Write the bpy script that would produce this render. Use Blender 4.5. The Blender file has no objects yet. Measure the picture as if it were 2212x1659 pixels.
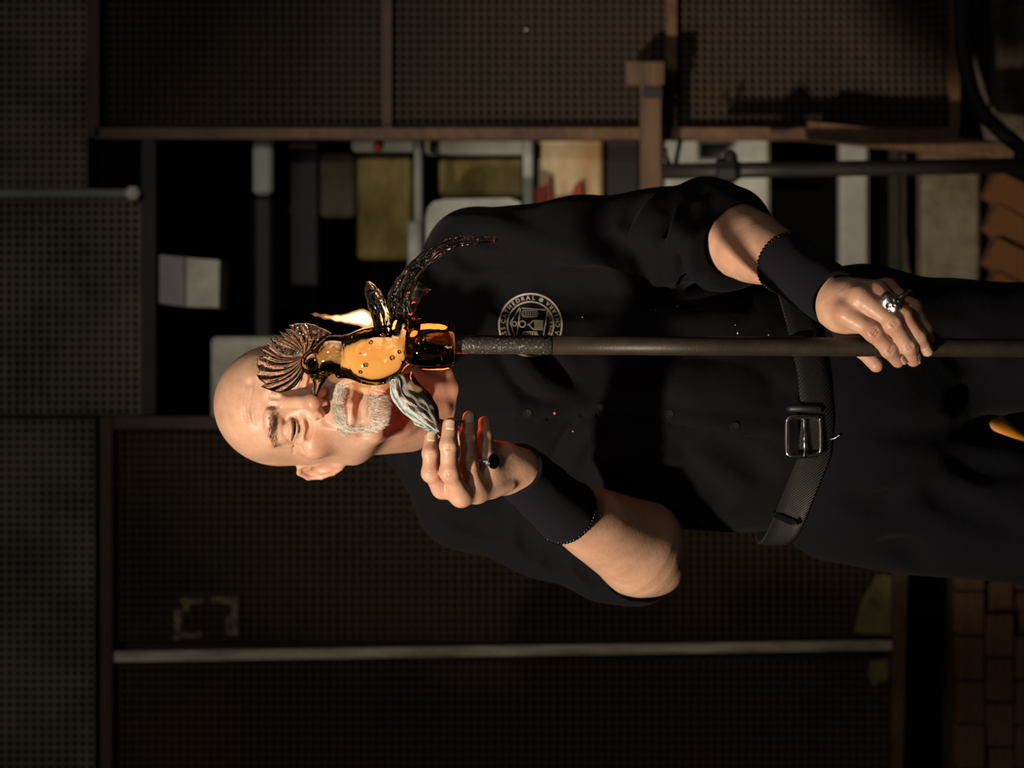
import bpy, bmesh, math, random
import numpy as np
from mathutils import Vector, Matrix
from mathutils.bvhtree import BVHTree

random.seed(7)
rng = np.random.default_rng(7)
SC = bpy.context.scene
COL = SC.collection

# ------------------------------------------------------------------ camera, world, lights, exposure
FPX, DCAM, ZC = 6880.0, 4.0, 1.383      # focal length in pixels, camera distance, camera height

def W(x, y, Y):
    """photograph pixel (x, y) at world depth Y -> world point (the photograph was shot with the camera turned on its side)"""
    d = Y + DCAM
    return Vector(((829.5 - y) * d / FPX, Y, ZC - (x - 1106.0) * d / FPX))

cam_data = bpy.data.cameras.new('camera')
cam = bpy.data.objects.new('camera', cam_data)
COL.objects.link(cam)
cam.matrix_world = Matrix(((0, 1, 0, 0), (0, 0, -1, -DCAM), (-1, 0, 0, ZC), (0, 0, 0, 1)))
cam_data.sensor_fit = 'HORIZONTAL'
cam_data.sensor_width = 36.0
cam_data.lens = FPX / 2212.0 * 36.0
cam_data.clip_end = 50
cam_data.dof.use_dof = True
cam_data.dof.focus_distance = 3.66
cam_data.dof.aperture_fstop = 5.0
SC.camera = cam

world = bpy.data.worlds.new('world')
SC.world = world
world.use_nodes = True
world.node_tree.nodes['Background'].inputs[0].default_value = (0.9, 0.95, 1.0, 1)
world.node_tree.nodes['Background'].inputs[1].default_value = 0.004

def lamp(name, kind, loc, energy, color, target=None, **kw):
    d = bpy.data.lights.new(name, kind)
    d.energy = energy
    d.color = color
    for k, v in kw.items():
        setattr(d, k, v)
    o = bpy.data.objects.new(name, d)
    COL.objects.link(o)
    o.location = loc
    if target is not None:
        o.rotation_euler = (Vector(target) - Vector(loc)).to_track_quat('-Z', 'Y').to_euler()
    return o

LDIR = Vector((-.49, -.69, .53)).normalized()
lamp('stage_spotlight', 'SPOT', Vector((0, -.25, 1.40)) + LDIR * 4.6, 1450, (1.0, 0.86, 0.69), target=(-0.05, -0.25, 1.50),
     spot_size=math.radians(23), spot_blend=1.0, shadow_soft_size=0.13)
lamp('workshop_spotlight', 'SPOT', (0.9, -3.2, 2.6), 160, (1.0, 0.93, 0.80), target=(0.13, 1.25, 1.45),
     spot_size=math.radians(16.5), spot_blend=1.0, shadow_soft_size=0.05)
lamp('hall_fill', 'AREA', (0.6, -4.8, 3.6), 21, (1.0, 0.94, 0.86), target=(0.1, 0.6, 1.3), shape='DISK', size=0.6)  # broad fill added to lift the hood, doors and shaded sides
for _p, _e in (((1.9, -4.0, 2.6), 5), ((-1.3, -4.9, 2.3), 5), ((2.6, -2.2, 3.1), 6), ((0.3, -4.9, 4.6), 7), ((-2.7, -1.6, 2.9), 5), ((0.9, -4.6, 1.9), 3)):
    lamp('glint_lamp', 'POINT', _p, _e, (1.0, 0.95, 0.88), shadow_soft_size=0.045)  # unseen small lamps, added for sparkle on the glass
SC.view_settings.view_transform = 'Standard'
SC.view_settings.look = 'None'
SC.view_settings.exposure = 0.0
SC.view_settings.gamma = 1.0
SC.view_settings.use_curve_mapping = False

# ------------------------------------------------------------------ object helpers
def smooth(me):
    me.polygons.foreach_set('use_smooth', np.ones(len(me.polygons), dtype=bool))

def mesh_np(name, v, f):
    v = np.asarray(v, dtype=np.float32)
    f = np.asarray(f, dtype=np.int32)
    me = bpy.data.meshes.new(name)
    n = f.shape[1]
    me.vertices.add(len(v))
    me.vertices.foreach_set('co', v.ravel())
    me.loops.add(f.size)
    me.loops.foreach_set('vertex_index', f.ravel())
    me.polygons.add(len(f))
    me.polygons.foreach_set('loop_start', np.arange(0, f.size, n, dtype=np.int32))
    me.polygons.foreach_set('loop_total', np.full(len(f), n, dtype=np.int32))
    me.update(calc_edges=True)
    me.validate()
    return me

def link(name, me, mat=None, parent=None, sm=True, label=None, cat=None, group=None, kind=None):
    o = bpy.data.objects.new(name, me)
    COL.objects.link(o)
    if mat is not None:
        me.materials.append(mat)
    if sm:
        smooth(me)
    if parent is not None:
        o.parent = parent
        o.matrix_parent_inverse = parent_inv(parent)
    tag(o, label, cat, group, kind)
    return o

def parent_inv(p):
    # a thing's Empty is moved away from the origin; a part's own world matrix is the identity
    return Matrix.Translation(p.location).inverted() if p.parent is None else Matrix.Identity(4)

def tag(o, label=None, cat=None, group=None, kind=None):
    if label: o['label'] = label
    if cat: o['category'] = cat
    if group: o['group'] = group
    if kind: o['kind'] = kind
    return o

def empty(name, loc, label, cat, group=None):
    o = bpy.data.objects.new(name, None)
    o.empty_display_size = 0.05
    o.location = loc
    COL.objects.link(o)
    return tag(o, label, cat, group)

class MB:
    """collects geometry in world coordinates, builds ONE mesh object"""
    def __init__(s):
        s.v, s.f = [], []
    def add(s, vs, fs):
        n = len(s.v)
        s.v += [tuple(p) for p in vs]
        s.f += [tuple(i + n for i in f) for f in fs]
    def box(s, lo, hi, M=None, bev=0.0):
        bm = bmesh.new()
        bmesh.ops.create_cube(bm, size=1.0)
        c = [(lo[i] + hi[i]) / 2 for i in range(3)]
        d = [abs(hi[i] - lo[i]) for i in range(3)]
        for v in bm.verts:
            v.co = Vector((v.co[0] * d[0], v.co[1] * d[1], v.co[2] * d[2]))
        if bev > 0:
            bmesh.ops.bevel(bm, geom=list(bm.edges), offset=bev, segments=1, affect='EDGES')
        bm.verts.index_update()
        vs = []
        for v in bm.verts:
            p = v.co + Vector(c)
            vs.append(M @ p if M is not None else p)
        s.add(vs, [[v.index for v in f.verts] for f in bm.faces])
        bm.free()
    def tube(s, pts, rad, n=12, caps=True, sq=None):
        """tube along pts; rad number, list, or function(i, angle)->radius"""
        pts = [Vector(p) for p in pts]
        m = len(pts)
        t0 = (pts[1] - pts[0]).normalized()
        ref = Vector((0, 1, 0)) if abs(t0.y) < 0.9 else Vector((1, 0, 0))
        a = t0.cross(ref).normalized()
        vs, fs = [], []
        for i in range(m):
            t = (pts[min(i + 1, m - 1)] - pts[max(i - 1, 0)]).normalized()
            a = (a - t * a.dot(t)).normalized()
            b = t.cross(a)
            for k in range(n):
                th = 2 * math.pi * k / n
                r = rad(i, th) if callable(rad) else (rad[i] if isinstance(rad, (list, tuple)) else rad)
                vs.append(pts[i] + a * (r * math.cos(th)) + b * (r * math.sin(th) * (sq if sq else 1)))
        for i in range(m - 1):
            for k in range(n):
                k2 = (k + 1) % n
                fs.append((i * n + k, i * n + k2, (i + 1) * n + k2, (i + 1) * n + k))
        if caps:
            vs.append(pts[0]); vs.append(pts[-1])
            for k in range(n):
                k2 = (k + 1) % n
                fs.append((m * n, k2, k))
                fs.append((m * n + 1, (m - 1) * n + k, (m - 1) * n + k2))
        s.add(vs, fs)
    def sphere(s, c, r, n=12, m=8, M=None):
        c = Vector(c)
        rr = r if isinstance(r, (tuple, list)) else (r, r, r)
        vs, fs = [], []
        for i in range(m + 1):
            ph = math.pi * i / m
            for k in range(n):
                th = 2 * math.pi * k / n
                p = Vector((rr[0] * math.sin(ph) * math.cos(th), rr[1] * math.sin(ph) * math.sin(th), rr[2] * math.cos(ph)))
                vs.append(c + (M @ p if M is not None else p))
        for i in range(m):
            for k in range(n):
                k2 = (k + 1) % n
                fs.append((i * n + k, (i + 1) * n + k, (i + 1) * n + k2, i * n + k2))
        s.add(vs, fs)
    def lathe(s, c, axis, prof, n=32, sq=1.0, wob=None):
        """prof: list of (distance along axis, radius)"""
        c, axis = Vector(c), Vector(axis).normalized()
        ref = Vector((0, 1, 0)) if abs(axis.y) < 0.9 else Vector((1, 0, 0))
        a = axis.cross(ref).normalized(); b = axis.cross(a)
        vs, fs = [], []
        for i, (t, r) in enumerate(prof):
            for k in range(n):
                th = 2 * math.pi * k / n
                rr = r * (wob(t, th) if wob else 1)
                vs.append(c + axis * t + a * (rr * math.cos(th)) + b * (rr * math.sin(th) * sq))
        m = len(prof)
        for i in range(m - 1):
            for k in range(n):
                k2 = (k + 1) % n
                fs.append((i * n + k, i * n + k2, (i + 1) * n + k2, (i + 1) * n + k))
        s.add(vs, fs)
    def poly(s, pts, back):
        """closed outline pts (world) extruded by vector back"""
        n = len(pts)
        vs = [Vector(p) for p in pts] + [Vector(p) + Vector(back) for p in pts]
        fs = [tuple(range(n)), tuple(range(2 * n - 1, n - 1, -1))]
        for i in range(n):
            j = (i + 1) % n
            fs.append((i, i + n, j + n, j))
        s.add(vs, fs)
    def build(s, name, mat=None, parent=None, sm=False, fix=True, **kw):
        me = bpy.data.meshes.new(name)
        me.from_pydata(s.v, [], s.f)
        if fix:
            bm = bmesh.new(); bm.from_mesh(me)
            bmesh.ops.remove_doubles(bm, verts=bm.verts, dist=1e-6)
            bmesh.ops.recalc_face_normals(bm, faces=bm.faces)
            bm.to_mesh(me); bm.free()
        me.update()
        return link(name, me, mat, parent, sm=sm, **kw)

# ------------------------------------------------------------------ materials
def nodes(name):
    m = bpy.data.materials.new(name)
    m.use_nodes = True
    nt = m.node_tree
    return m, nt, nt.nodes['Principled BSDF']

def mat(name, c1, c2=None, rough=0.6, metal=0.0, scale=20.0, bump=0.0, bscale=None, stretch=(1, 1, 1), spec=0.5, lo=0.35, hi=0.65, sheen=0.0, detail=6.0):
    m, nt, b = nodes(name)
    b.inputs['Roughness'].default_value = rough
    b.inputs['Metallic'].default_value = metal
    b.inputs['Specular IOR Level'].default_value = spec
    if sheen:
        b.inputs['Sheen Weight'].default_value = sheen
        b.inputs['Sheen Roughness'].default_value = 0.4
    b.inputs['Base Color'].default_value = (*c1, 1)
    N, L = nt.nodes, nt.links
    tc = N.new('ShaderNodeTexCoord')
    mp = N.new('ShaderNodeMapping'); mp.inputs['Scale'].default_value = stretch
    L.new(tc.outputs['Object'], mp.inputs['Vector'])
    if c2 is not None:
        nz = N.new('ShaderNodeTexNoise'); nz.inputs['Scale'].default_value = scale; nz.inputs['Detail'].default_value = detail
        nz.inputs['Roughness'].default_value = 0.65
        L.new(mp.outputs[0], nz.inputs['Vector'])
        r = N.new('ShaderNodeValToRGB')
        r.color_ramp.elements[0].position = lo; r.color_ramp.elements[1].position = hi
        r.color_ramp.elements[0].color = (*c1, 1); r.color_ramp.elements[1].color = (*c2, 1)
        L.new(nz.outputs['Fac'], r.inputs['Fac'])
        L.new(r.outputs['Color'], b.inputs['Base Color'])
    if bump > 0:
        nb = N.new('ShaderNodeTexNoise'); nb.inputs['Scale'].default_value = bscale or scale * 3; nb.inputs['Detail'].default_value = 5
        L.new(mp.outputs[0], nb.inputs['Vector'])
        bp = N.new('ShaderNodeBump'); bp.inputs['Strength'].default_value = 1.0; bp.inputs['Distance'].default_value = bump
        L.new(nb.outputs['Fac'], bp.inputs['Height'])
        L.new(bp.outputs['Normal'], b.inputs['Normal'])
    return m

# ------------------------------------------------------------------ signed distance fields -> mesh
class Field:
    def __init__(s, lo, hi, h):
        s.lo = np.array(lo, dtype=np.float64); s.h = h
        s.n = [int(math.ceil((hi[i] - lo[i]) / h)) + 1 for i in range(3)]
        s.ax = [np.arange(s.n[i], dtype=np.float32) * h + np.float32(lo[i]) for i in range(3)]
        s.d = np.full(s.n, 0.05, dtype=np.float32)
    def region(s, lo, hi):
        sl = []
        for i in range(3):
            a = int(max(0, math.floor((lo[i] - s.lo[i]) / s.h)))
            b = int(min(s.n[i], math.ceil((hi[i] - s.lo[i]) / s.h) + 1))
            if b <= a: return None
            sl.append(slice(a, b))
        return tuple(sl)
    def pts(s, sl):
        return (s.ax[0][sl[0]][:, None, None], s.ax[1][sl[1]][None, :, None], s.ax[2][sl[2]][None, None, :])
    def apply(s, prim, k=0.0, op='add'):
        fn, lo, hi = prim
        m = max(k, 0.004) + s.h * 3
        sl = s.region([v - m for v in lo], [v + m for v in hi])
        if sl is None: return
        b = fn(*s.pts(sl)).astype(np.float32)
        a = s.d[sl]
        if op == 'add':
            r = np.minimum(a, b)
            if k > 0:
                h = np.maximum(k - np.abs(a - b), 0) / k
                r = r - h * h * (k * 0.25)
        else:
            b = -b
            r = np.maximum(a, b)
            if k > 0:
                h = np.maximum(k - np.abs(a - b), 0) / k
                r = r + h * h * (k * 0.25)
        s.d[sl] = r
    def add(s, prim, k=0.0): s.apply(prim, k, 'add'); return s
    def sub(s, prim, k=0.0): s.apply(prim, k, 'sub'); return s
    def mesh(s):
        return surface_nets(s.d, s.lo, s.h)

def ell(c, r, R=None):
    """ellipsoid centre c, radii r, optional 3x3 rotation R (columns = axes)"""
    c = [float(v) for v in c]; r = [float(v) for v in r]
    A = np.array(R, dtype=np.float64) if R is not None else None
    e = max(r)
    def fn(X, Y, Z):
        x, y, z = X - c[0], Y - c[1], Z - c[2]
        if A is not None:
            x, y, z = (x * A[0, 0] + y * A[1, 0] + z * A[2, 0], x * A[0, 1] + y * A[1, 1] + z * A[2, 1], x * A[0, 2] + y * A[1, 2] + z * A[2, 2])
        k0 = np.sqrt((x / r[0]) ** 2 + (y / r[1]) ** 2 + (z / r[2]) ** 2)
        k1 = np.sqrt((x / r[0] ** 2) ** 2 + (y / r[1] ** 2) ** 2 + (z / r[2] ** 2) ** 2) + 1e-9
        return k0 * (k0 - 1.0) / k1
    ext = [e, e, e] if A is not None else r
    return fn, [c[i] - ext[i] for i in range(3)], [c[i] + ext[i] for i in range(3)]

def cone(a, b, ra, rb, flat=None, fs=1.0):
    """round cone; flat = unit vector along which the section is squashed by fs"""
    a = np.array(a, dtype=np.float64); b = np.array(b, dtype=np.float64)
    ab = b - a; L2 = float(ab @ ab) + 1e-12
    fv = None
    if flat is not None:
        fv = np.array(flat, dtype=np.float64); fv = fv - ab * (fv @ ab) / L2; fv /= np.linalg.norm(fv)
    def fn(X, Y, Z):
        x, y, z = X - a[0], Y - a[1], Z - a[2]
        t = np.clip((x * ab[0] + y * ab[1] + z * ab[2]) / L2, 0, 1)
        x, y, z = x - t * ab[0], y - t * ab[1], z - t * ab[2]
        if fv is not None:
            q = (x * fv[0] + y * fv[1] + z * fv[2]) * (1.0 / fs - 1.0)
            x, y, z = x + q * fv[0], y + q * fv[1], z + q * fv[2]
        return np.sqrt(x * x + y * y + z * z) - (ra + (rb - ra) * t)
    m = max(ra, rb)
    return fn, list(np.minimum(a, b) - m), list(np.maximum(a, b) + m)

def chain(F, pts, rad, k=0.004, kin=None, op='add', flat=None, fs=1.0):
    for i in range(len(pts) - 1):
        F.apply(cone(pts[i], pts[i + 1], rad[i], rad[i + 1], flat, fs), k if (i == 0 or kin is None) else kin, op)

def surface_nets(d, lo, h):
    s = d < 0
    nx, ny, nz = d.shape
    cnt = np.zeros((nx - 1, ny - 1, nz - 1), dtype=np.int8)
    offs = [(i, j, k) for i in (0, 1) for j in (0, 1) for k in (0, 1)]
    for i, j, k in offs:
        cnt += s[i:nx - 1 + i, j:ny - 1 + j, k:nz - 1 + k]
    act = (cnt > 0) & (cnt < 8)
    ci, cj, ck = np.nonzero(act)
    n = len(ci)
    idx = np.full(act.shape, -1, dtype=np.int32)
    idx[ci, cj, ck] = np.arange(n, dtype=np.int32)
    acc = np.zeros((n, 3), dtype=np.float64); num = np.zeros(n)
    for a in offs:
        for ax in range(3):
            if a[ax] == 1: continue
            b = list(a); b[ax] = 1
            da = d[ci + a[0], cj + a[1], ck + a[2]]; db = d[ci + b[0], cj + b[1], ck + b[2]]
            m = (da < 0) != (db < 0)
            t = da[m] / (da[m] - db[m])
            for q in range(3):
                acc[m, q] += a[q] + (t if q == ax else 0.0)
            num[m] += 1
    v = (acc / num[:, None] + np.stack([ci, cj, ck], 1)) * h + lo
    quads = []
    def emit(i, j, k, c4, inside):
        q = np.stack([idx[c] for c in c4], 1)
        q = np.where(inside[:, None], q, q[:, ::-1])
        quads.append(q)
    i, j, k = np.nonzero(s[:-1, 1:-1, 1:-1] != s[1:, 1:-1, 1:-1]); j = j + 1; k = k + 1
    emit(i, j, k, [(i, j - 1, k - 1), (i, j, k - 1), (i, j, k), (i, j - 1, k)], s[i, j, k])
    i, j, k = np.nonzero(s[1:-1, :-1, 1:-1] != s[1:-1, 1:, 1:-1]); i = i + 1; k = k + 1
    emit(i, j, k, [(i - 1, j, k - 1), (i - 1, j, k), (i, j, k), (i, j, k - 1)], s[i, j, k])
    i, j, k = np.nonzero(s[1:-1, 1:-1, :-1] != s[1:-1, 1:-1, 1:]); i = i + 1; j = j + 1
    emit(i, j, k, [(i - 1, j - 1, k), (i, j - 1, k), (i, j, k), (i - 1, j, k)], s[i, j, k])
    f = np.concatenate(quads, 0)
    return v.astype(np.float32), f

def relax(v, f, it=1, lam=0.5):
    """laplacian smoothing"""
    e = np.concatenate([f[:, [0, 1]], f[:, [1, 2]], f[:, [2, 3]], f[:, [3, 0]]], 0)
    for _ in range(it):
        acc = np.zeros_like(v); num = np.zeros(len(v), dtype=np.float32)
        for q in range(3):
            acc[:, q] = np.bincount(e[:, 0], v[e[:, 1], q], len(v)) + np.bincount(e[:, 1], v[e[:, 0], q], len(v))
        num = np.bincount(e[:, 0], minlength=len(v)) + np.bincount(e[:, 1], minlength=len(v))
        v = v + lam * (acc / np.maximum(num, 1)[:, None] - v)
    return v.astype(np.float32)

def vnormals(v, f):
    n = np.cross(v[f[:, 2]] - v[f[:, 0]], v[f[:, 3]] - v[f[:, 1]])
    out = np.zeros_like(v)
    for c in range(4):
        for q in range(3):
            out[:, q] += np.bincount(f[:, c], n[:, q], len(v))
    return out / (np.linalg.norm(out, axis=1, keepdims=True) + 1e-12)

def vnoise(p, scale, seed=0):
    """value noise in numpy, 0..1"""
    q = p * scale + seed * 17.3
    i = np.floor(q).astype(np.int64); f = (q - i); f = f * f * (3 - 2 * f)
    def hsh(a, b, c):
        n = (a * 374761393 + b * 668265263 + c * 2147483647 + seed * 1274126177) & 0x7fffffff
        n = ((n ^ (n >> 13)) * 1274126177) & 0x7fffffff
        return ((n ^ (n >> 16)) & 0xffff) / 65535.0
    r = 0
    for a in (0, 1):
        for b in (0, 1):
            for c in (0, 1):
                w = (f[:, 0] if a else 1 - f[:, 0]) * (f[:, 1] if b else 1 - f[:, 1]) * (f[:, 2] if c else 1 - f[:, 2])
                r = r + w * hsh(i[:, 0] + a, i[:, 1] + b, i[:, 2] + c)
    return r

def spline(pts, n):
    """catmull-rom through points (any dimension), n samples"""
    P = np.array([list(p) for p in pts], dtype=np.float64)
    P = np.vstack([2 * P[0] - P[1], P, 2 * P[-1] - P[-2]])
    m = len(P) - 3
    out = []
    for s in np.linspace(0, m, n):
        i = min(int(s), m - 1); t = s - i
        a, b, c, d = P[i], P[i + 1], P[i + 2], P[i + 3]
        out.append(0.5 * (2 * b + (c - a) * t + (2 * a - 5 * b + 4 * c - d) * t * t + (3 * b - a - 3 * c + d) * t ** 3))
    return np.array(out)
# ------------------------------------------------------------------ the workshop behind: room shell, furnace doors, things in the gap
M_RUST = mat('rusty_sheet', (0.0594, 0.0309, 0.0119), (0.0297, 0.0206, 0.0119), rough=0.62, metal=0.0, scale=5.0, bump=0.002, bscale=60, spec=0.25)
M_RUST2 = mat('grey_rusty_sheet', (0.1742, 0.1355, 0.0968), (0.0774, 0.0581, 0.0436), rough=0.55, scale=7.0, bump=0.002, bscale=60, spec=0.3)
M_RUST_DIM = mat('dimmed_rusty_sheet', (0.0320, 0.0164, 0.0064), (0.0160, 0.0108, 0.0062), rough=0.62, scale=5.0, bump=0.002, bscale=60, spec=0.25)  # same rust as the left door, darkened to offset lamplight falling there
M_FRAME = mat('brown_iron_frame', (0.0614, 0.0284, 0.0142), (0.1299, 0.0662, 0.0284), rough=0.55, scale=9.0, bump=0.003, bscale=50, spec=0.3)
M_DFRAME = mat('dark_red_iron', (0.0378, 0.0166, 0.0119), (0.0662, 0.0284, 0.0189), rough=0.55, scale=9.0, spec=0.3)
M_VOID = mat('unlit_black', (0.002, 0.002, 0.002), rough=0.9, spec=0.1)  # near-black colour in place of unlit depth, also on the room walls
M_STRIP = mat('flaking_white_paint', (0.8200, 0.7371, 0.5460), (0.2730, 0.1747, 0.0983), rough=0.6, scale=16.0, stretch=(2, 1, 0.35), bump=0.002, lo=0.38, hi=0.62)
M_WORN = mat('scraped_paint', (0.3150, 0.2100, 0.1050), (0.0504, 0.0378, 0.0252), rough=0.7, scale=55, lo=0.42, hi=0.58)
M_INSUL = mat('olive_insulation', (0.2500, 0.2100, 0.0700), (0.0800, 0.0600, 0.0300), rough=0.9, scale=26, bump=0.006, lo=0.35, hi=0.7)
M_CREAM = mat('cream_firebrick', (0.7280, 0.6890, 0.5850), (0.4680, 0.4290, 0.3510), rough=0.85, scale=14, bump=0.003, spec=0.12)
M_LILAC = mat('lilac_card', (0.2860, 0.2470, 0.2730), (0.3640, 0.3250, 0.3250), rough=0.85, scale=10, spec=0.12)
M_GREY = mat('grey_painted_steel', (0.2700, 0.2700, 0.2475), (0.1913, 0.1867, 0.1688), rough=0.5, scale=8, spec=0.12)
M_PALE = mat('pale_grey_board', (0.4500, 0.4500, 0.4050), (0.2550, 0.2550, 0.2100), rough=0.7, scale=7, bump=0.003, spec=0.12)
M_DGREY = mat('dark_grey_steel', (0.0286, 0.0260, 0.0247), (0.0182, 0.0169, 0.0156), rough=0.5, scale=8, spec=0.12)
M_OCHRE = mat('ochre_insulation', (0.2700, 0.2070, 0.0810), (0.1080, 0.0756, 0.0216), rough=0.9, scale=6, bump=0.006, stretch=(1, 1, 2), spec=0.12)
M_TAN = mat('tan_stained_board', (0.5600, 0.4480, 0.2800), (0.3640, 0.2100, 0.0980), rough=0.85, scale=7, stretch=(1, 1, 3), spec=0.12)
M_WOOD = mat('scorched_wood', (0.1029, 0.0521, 0.0192), (0.0412, 0.0206, 0.0096), rough=0.7, scale=10, stretch=(0.4, 1, 3), bump=0.002)
M_PIPE = mat('dull_iron_pipe', (0.0168, 0.0158, 0.0147), (0.0262, 0.0231, 0.0199), rough=0.45, scale=14, metal=0.3, spec=0.25)
M_STONE = mat('sooty_plaster', (0.1364, 0.1141, 0.0794), (0.0645, 0.0496, 0.0298), rough=0.9, scale=9, bump=0.008, spec=0.12)
M_BRICK = mat('old_orange_brick', (0.2330, 0.0986, 0.0394), (0.0896, 0.0358, 0.0179), rough=0.9, scale=22, bump=0.006, lo=0.35, hi=0.7, spec=0.12)
M_BRICKD = mat('sooty_brown_brick', (0.2232, 0.1116, 0.0595), (0.4464, 0.2232, 0.1116), rough=0.9, scale=11, bump=0.008, stretch=(0.3, 1, 2))
M_MORTAR = mat('grey_mortar', (0.1050, 0.0840, 0.0600), (0.0450, 0.0360, 0.0300), rough=0.95, scale=15)
M_FLOOR = mat('concrete_floor', (0.1350, 0.1140, 0.0900), (0.0840, 0.0660, 0.0510), rough=0.85, scale=4, bump=0.004)
M_RED = mat('red_plastic', (0.28, 0.02, 0.012), rough=0.4)
M_ORANGE = mat('orange_rubber', (0.80, 0.29, 0.02), rough=0.45)
M_CHROME = mat('bright_steel', (0.7, 0.69, 0.66), rough=0.18, metal=1.0)

YW = 1.2

def quad(mb, pts, Y, depth, Y2=None):
    """four photograph corners at depth Y, extruded straight back by depth"""
    mb.poly([W(x, y, Y) for x, y in pts], (0, depth, 0))

def rect(mb, x0, y0, x1, y1, Y, depth):
    quad(mb, [(x0, y0), (x0, y1), (x1, y1), (x1, y0)], Y, depth)

# room shell
mb = MB(); mb.box((-4.0, -5.0, -0.1), (4.0, 3.6, 0.0)); mb.build('floor', M_FLOOR, kind='structure')
mb = MB(); mb.box((-4.0, 3.5, 0.0), (4.0, 3.6, 6.0)); mb.build('wall_back', M_VOID, kind='structure')
mb = MB(); mb.box((-4.1, -5.0, 0.0), (-4.0, 3.6, 6.0)); mb.build('wall_left', M_VOID, kind='structure')
mb = MB(); mb.box((4.0, -5.0, 0.0), (4.1, 3.6, 6.0)); mb.build('wall_right', M_VOID, kind='structure')
mb = MB(); mb.box((-4.1, -5.0, 6.0), (4.1, 3.6, 6.1)); mb.build('ceiling', M_VOID, kind='structure')

def perforated(name, x0, y0, x1, y1, Y, material, parent, pitch=17.0, hole=0.30, thick=0.003):
    """steel sheet with real round holes in a square grid"""
    a, b = W(x0, y0, Y), W(x1, y1, Y)
    s = pitch * (Y + DCAM) / FPX
    X0, X1 = sorted((a.x, b.x)); Z0, Z1 = sorted((a.z, b.z))
    nx, nz = max(1, int(round((X1 - X0) / s))), max(1, int(round((Z1 - Z0) / s)))
    sx, sz = (X1 - X0) / nx, (Z1 - Z0) / nz
    th = np.arange(8) * np.pi / 4
    outer = np.array([[1, 0], [1, 1], [0, 1], [-1, 1], [-1, 0], [-1, -1], [0, -1], [1, -1]]) * 0.5
    inner = np.stack([np.cos(th), np.sin(th)], 1) * hole
    cell = np.concatenate([np.c_[outer, np.zeros(8)], np.c_[inner, np.zeros(8)], np.c_[inner, np.ones(8)]], 0)
    gi, gj = np.meshgrid(np.arange(nx), np.arange(nz), indexing='ij')
    c = np.stack([gi.ravel() + 0.5, gj.ravel() + 0.5], 1)
    V = np.empty((len(c), 24, 3))
    V[:, :, 0] = X0 + (c[:, None, 0] + cell[None, :, 0]) * sx
    V[:, :, 2] = Z0 + (c[:, None, 1] + cell[None, :, 1]) * sz
    V[:, :, 1] = Y + cell[None, :, 2] * thick
    f = []
    for k in range(8):
        k2 = (k + 1) % 8
        f.append([k, k2, 8 + k2, 8 + k]); f.append([8 + k, 8 + k2, 16 + k2, 16 + k])
    F = (np.array(f)[None] + (np.arange(len(c)) * 24)[:, None, None]).reshape(-1, 4)
    me = mesh_np(name, V.reshape(-1, 3), F)
    return link(name, me, material, parent, sm=False)

def part(name, material, parent, *rects, **kw):
    mb = MB()
    for r in rects:
        if len(r) == 6: rect(mb, *r)
        else: quad(mb, *r)
    return mb.build(name, material, parent, **kw)

# perforated hood across the top
t = empty('furnace_hood', W(110, 800, YW), 'grey perforated steel hood across the top above both furnace doors', 'hood')
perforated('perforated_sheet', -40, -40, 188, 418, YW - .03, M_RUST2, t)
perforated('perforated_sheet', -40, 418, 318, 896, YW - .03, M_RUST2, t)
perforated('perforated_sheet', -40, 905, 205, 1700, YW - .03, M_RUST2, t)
part('dark_backdrop', M_VOID, t, (-40, -40, 186, 296, YW + .02, .01), (-40, 296, 300, 896, YW + .02, .01), (-40, 896, 208, 1700, YW + .02, .01))  # dark sheet behind the holes stands in for the unlit void
part('edge_frame', M_DGREY, t, (305, 302, 336, 896, YW - .035, .03))
part('cross_rod', M_GREY, t, (-40, 409, 290, 426, YW - .04, .012))
mb = MB(); mb.lathe(W(288, 418, YW - .05), (0, -1, 0), [(0, .012), (.012, .012), (.016, .006), (.017, 0)], 6); mb.build('bolt', M_CREAM, t)

# door on the viewer's right (upper side of the photograph)
t = empty('furnace_door', W(2060, 150, YW), 'rusty perforated furnace door at upper right, behind the man\'s raised left shoulder', 'door panel')
perforated('perforated_sheet', 228, -40, 826, 268, YW, M_RUST_DIM, t)
perforated('perforated_sheet', 846, -40, 1438, 268, YW, M_RUST_DIM, t)
perforated('perforated_sheet', 1464, -40, 2050, 268, YW, M_RUST_DIM, t)
part('dark_backdrop', M_DGREY, t, (215, -40, 2060, 275, YW + .03, .01))
part('frame_bar', M_DFRAME, t, (190, -40, 214, 296, YW - .03, .05))
part('frame_bar', M_FRAME, t, (205, 276, 2070, 300, YW - .03, .05))
part('frame_bar', M_FRAME, t, (2052, -40, 2074, 300, YW - .02, .05))
part('cross_rail', M_DFRAME, t, (826, -40, 846, 276, YW - .012, .02))
part('cross_rail', M_FRAME, t, (1440, -40, 1462, 276, YW - .015, .02))
mb = MB(); mb.sphere(W(1137, 63, YW - .004), .004); mb.build('bolt', M_CHROME, t, sm=True)
mb = MB(); quad(mb, [(1745, 262), (1745, 300), (2188, 346), (2188, 308)], YW - .10, .05)
mb.build('angle_iron', M_FRAME, label='rusty slanting angle iron jutting from the foot of the right furnace door', cat='iron bar')
mb = MB(); mb.tube([W(x, y, YW - .14) for x, y in spline([(2076, -60), (2078, 60), (2092, 170), (2128, 250), (2235, 345)], 14)], .013, 8)
mb.build('rubber_hose', mat('black_rubber', (0.008, 0.008, 0.008), rough=.6, spec=.2), sm=True, label='black hose curving down past the foot of the right furnace door', cat='hose')

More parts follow.
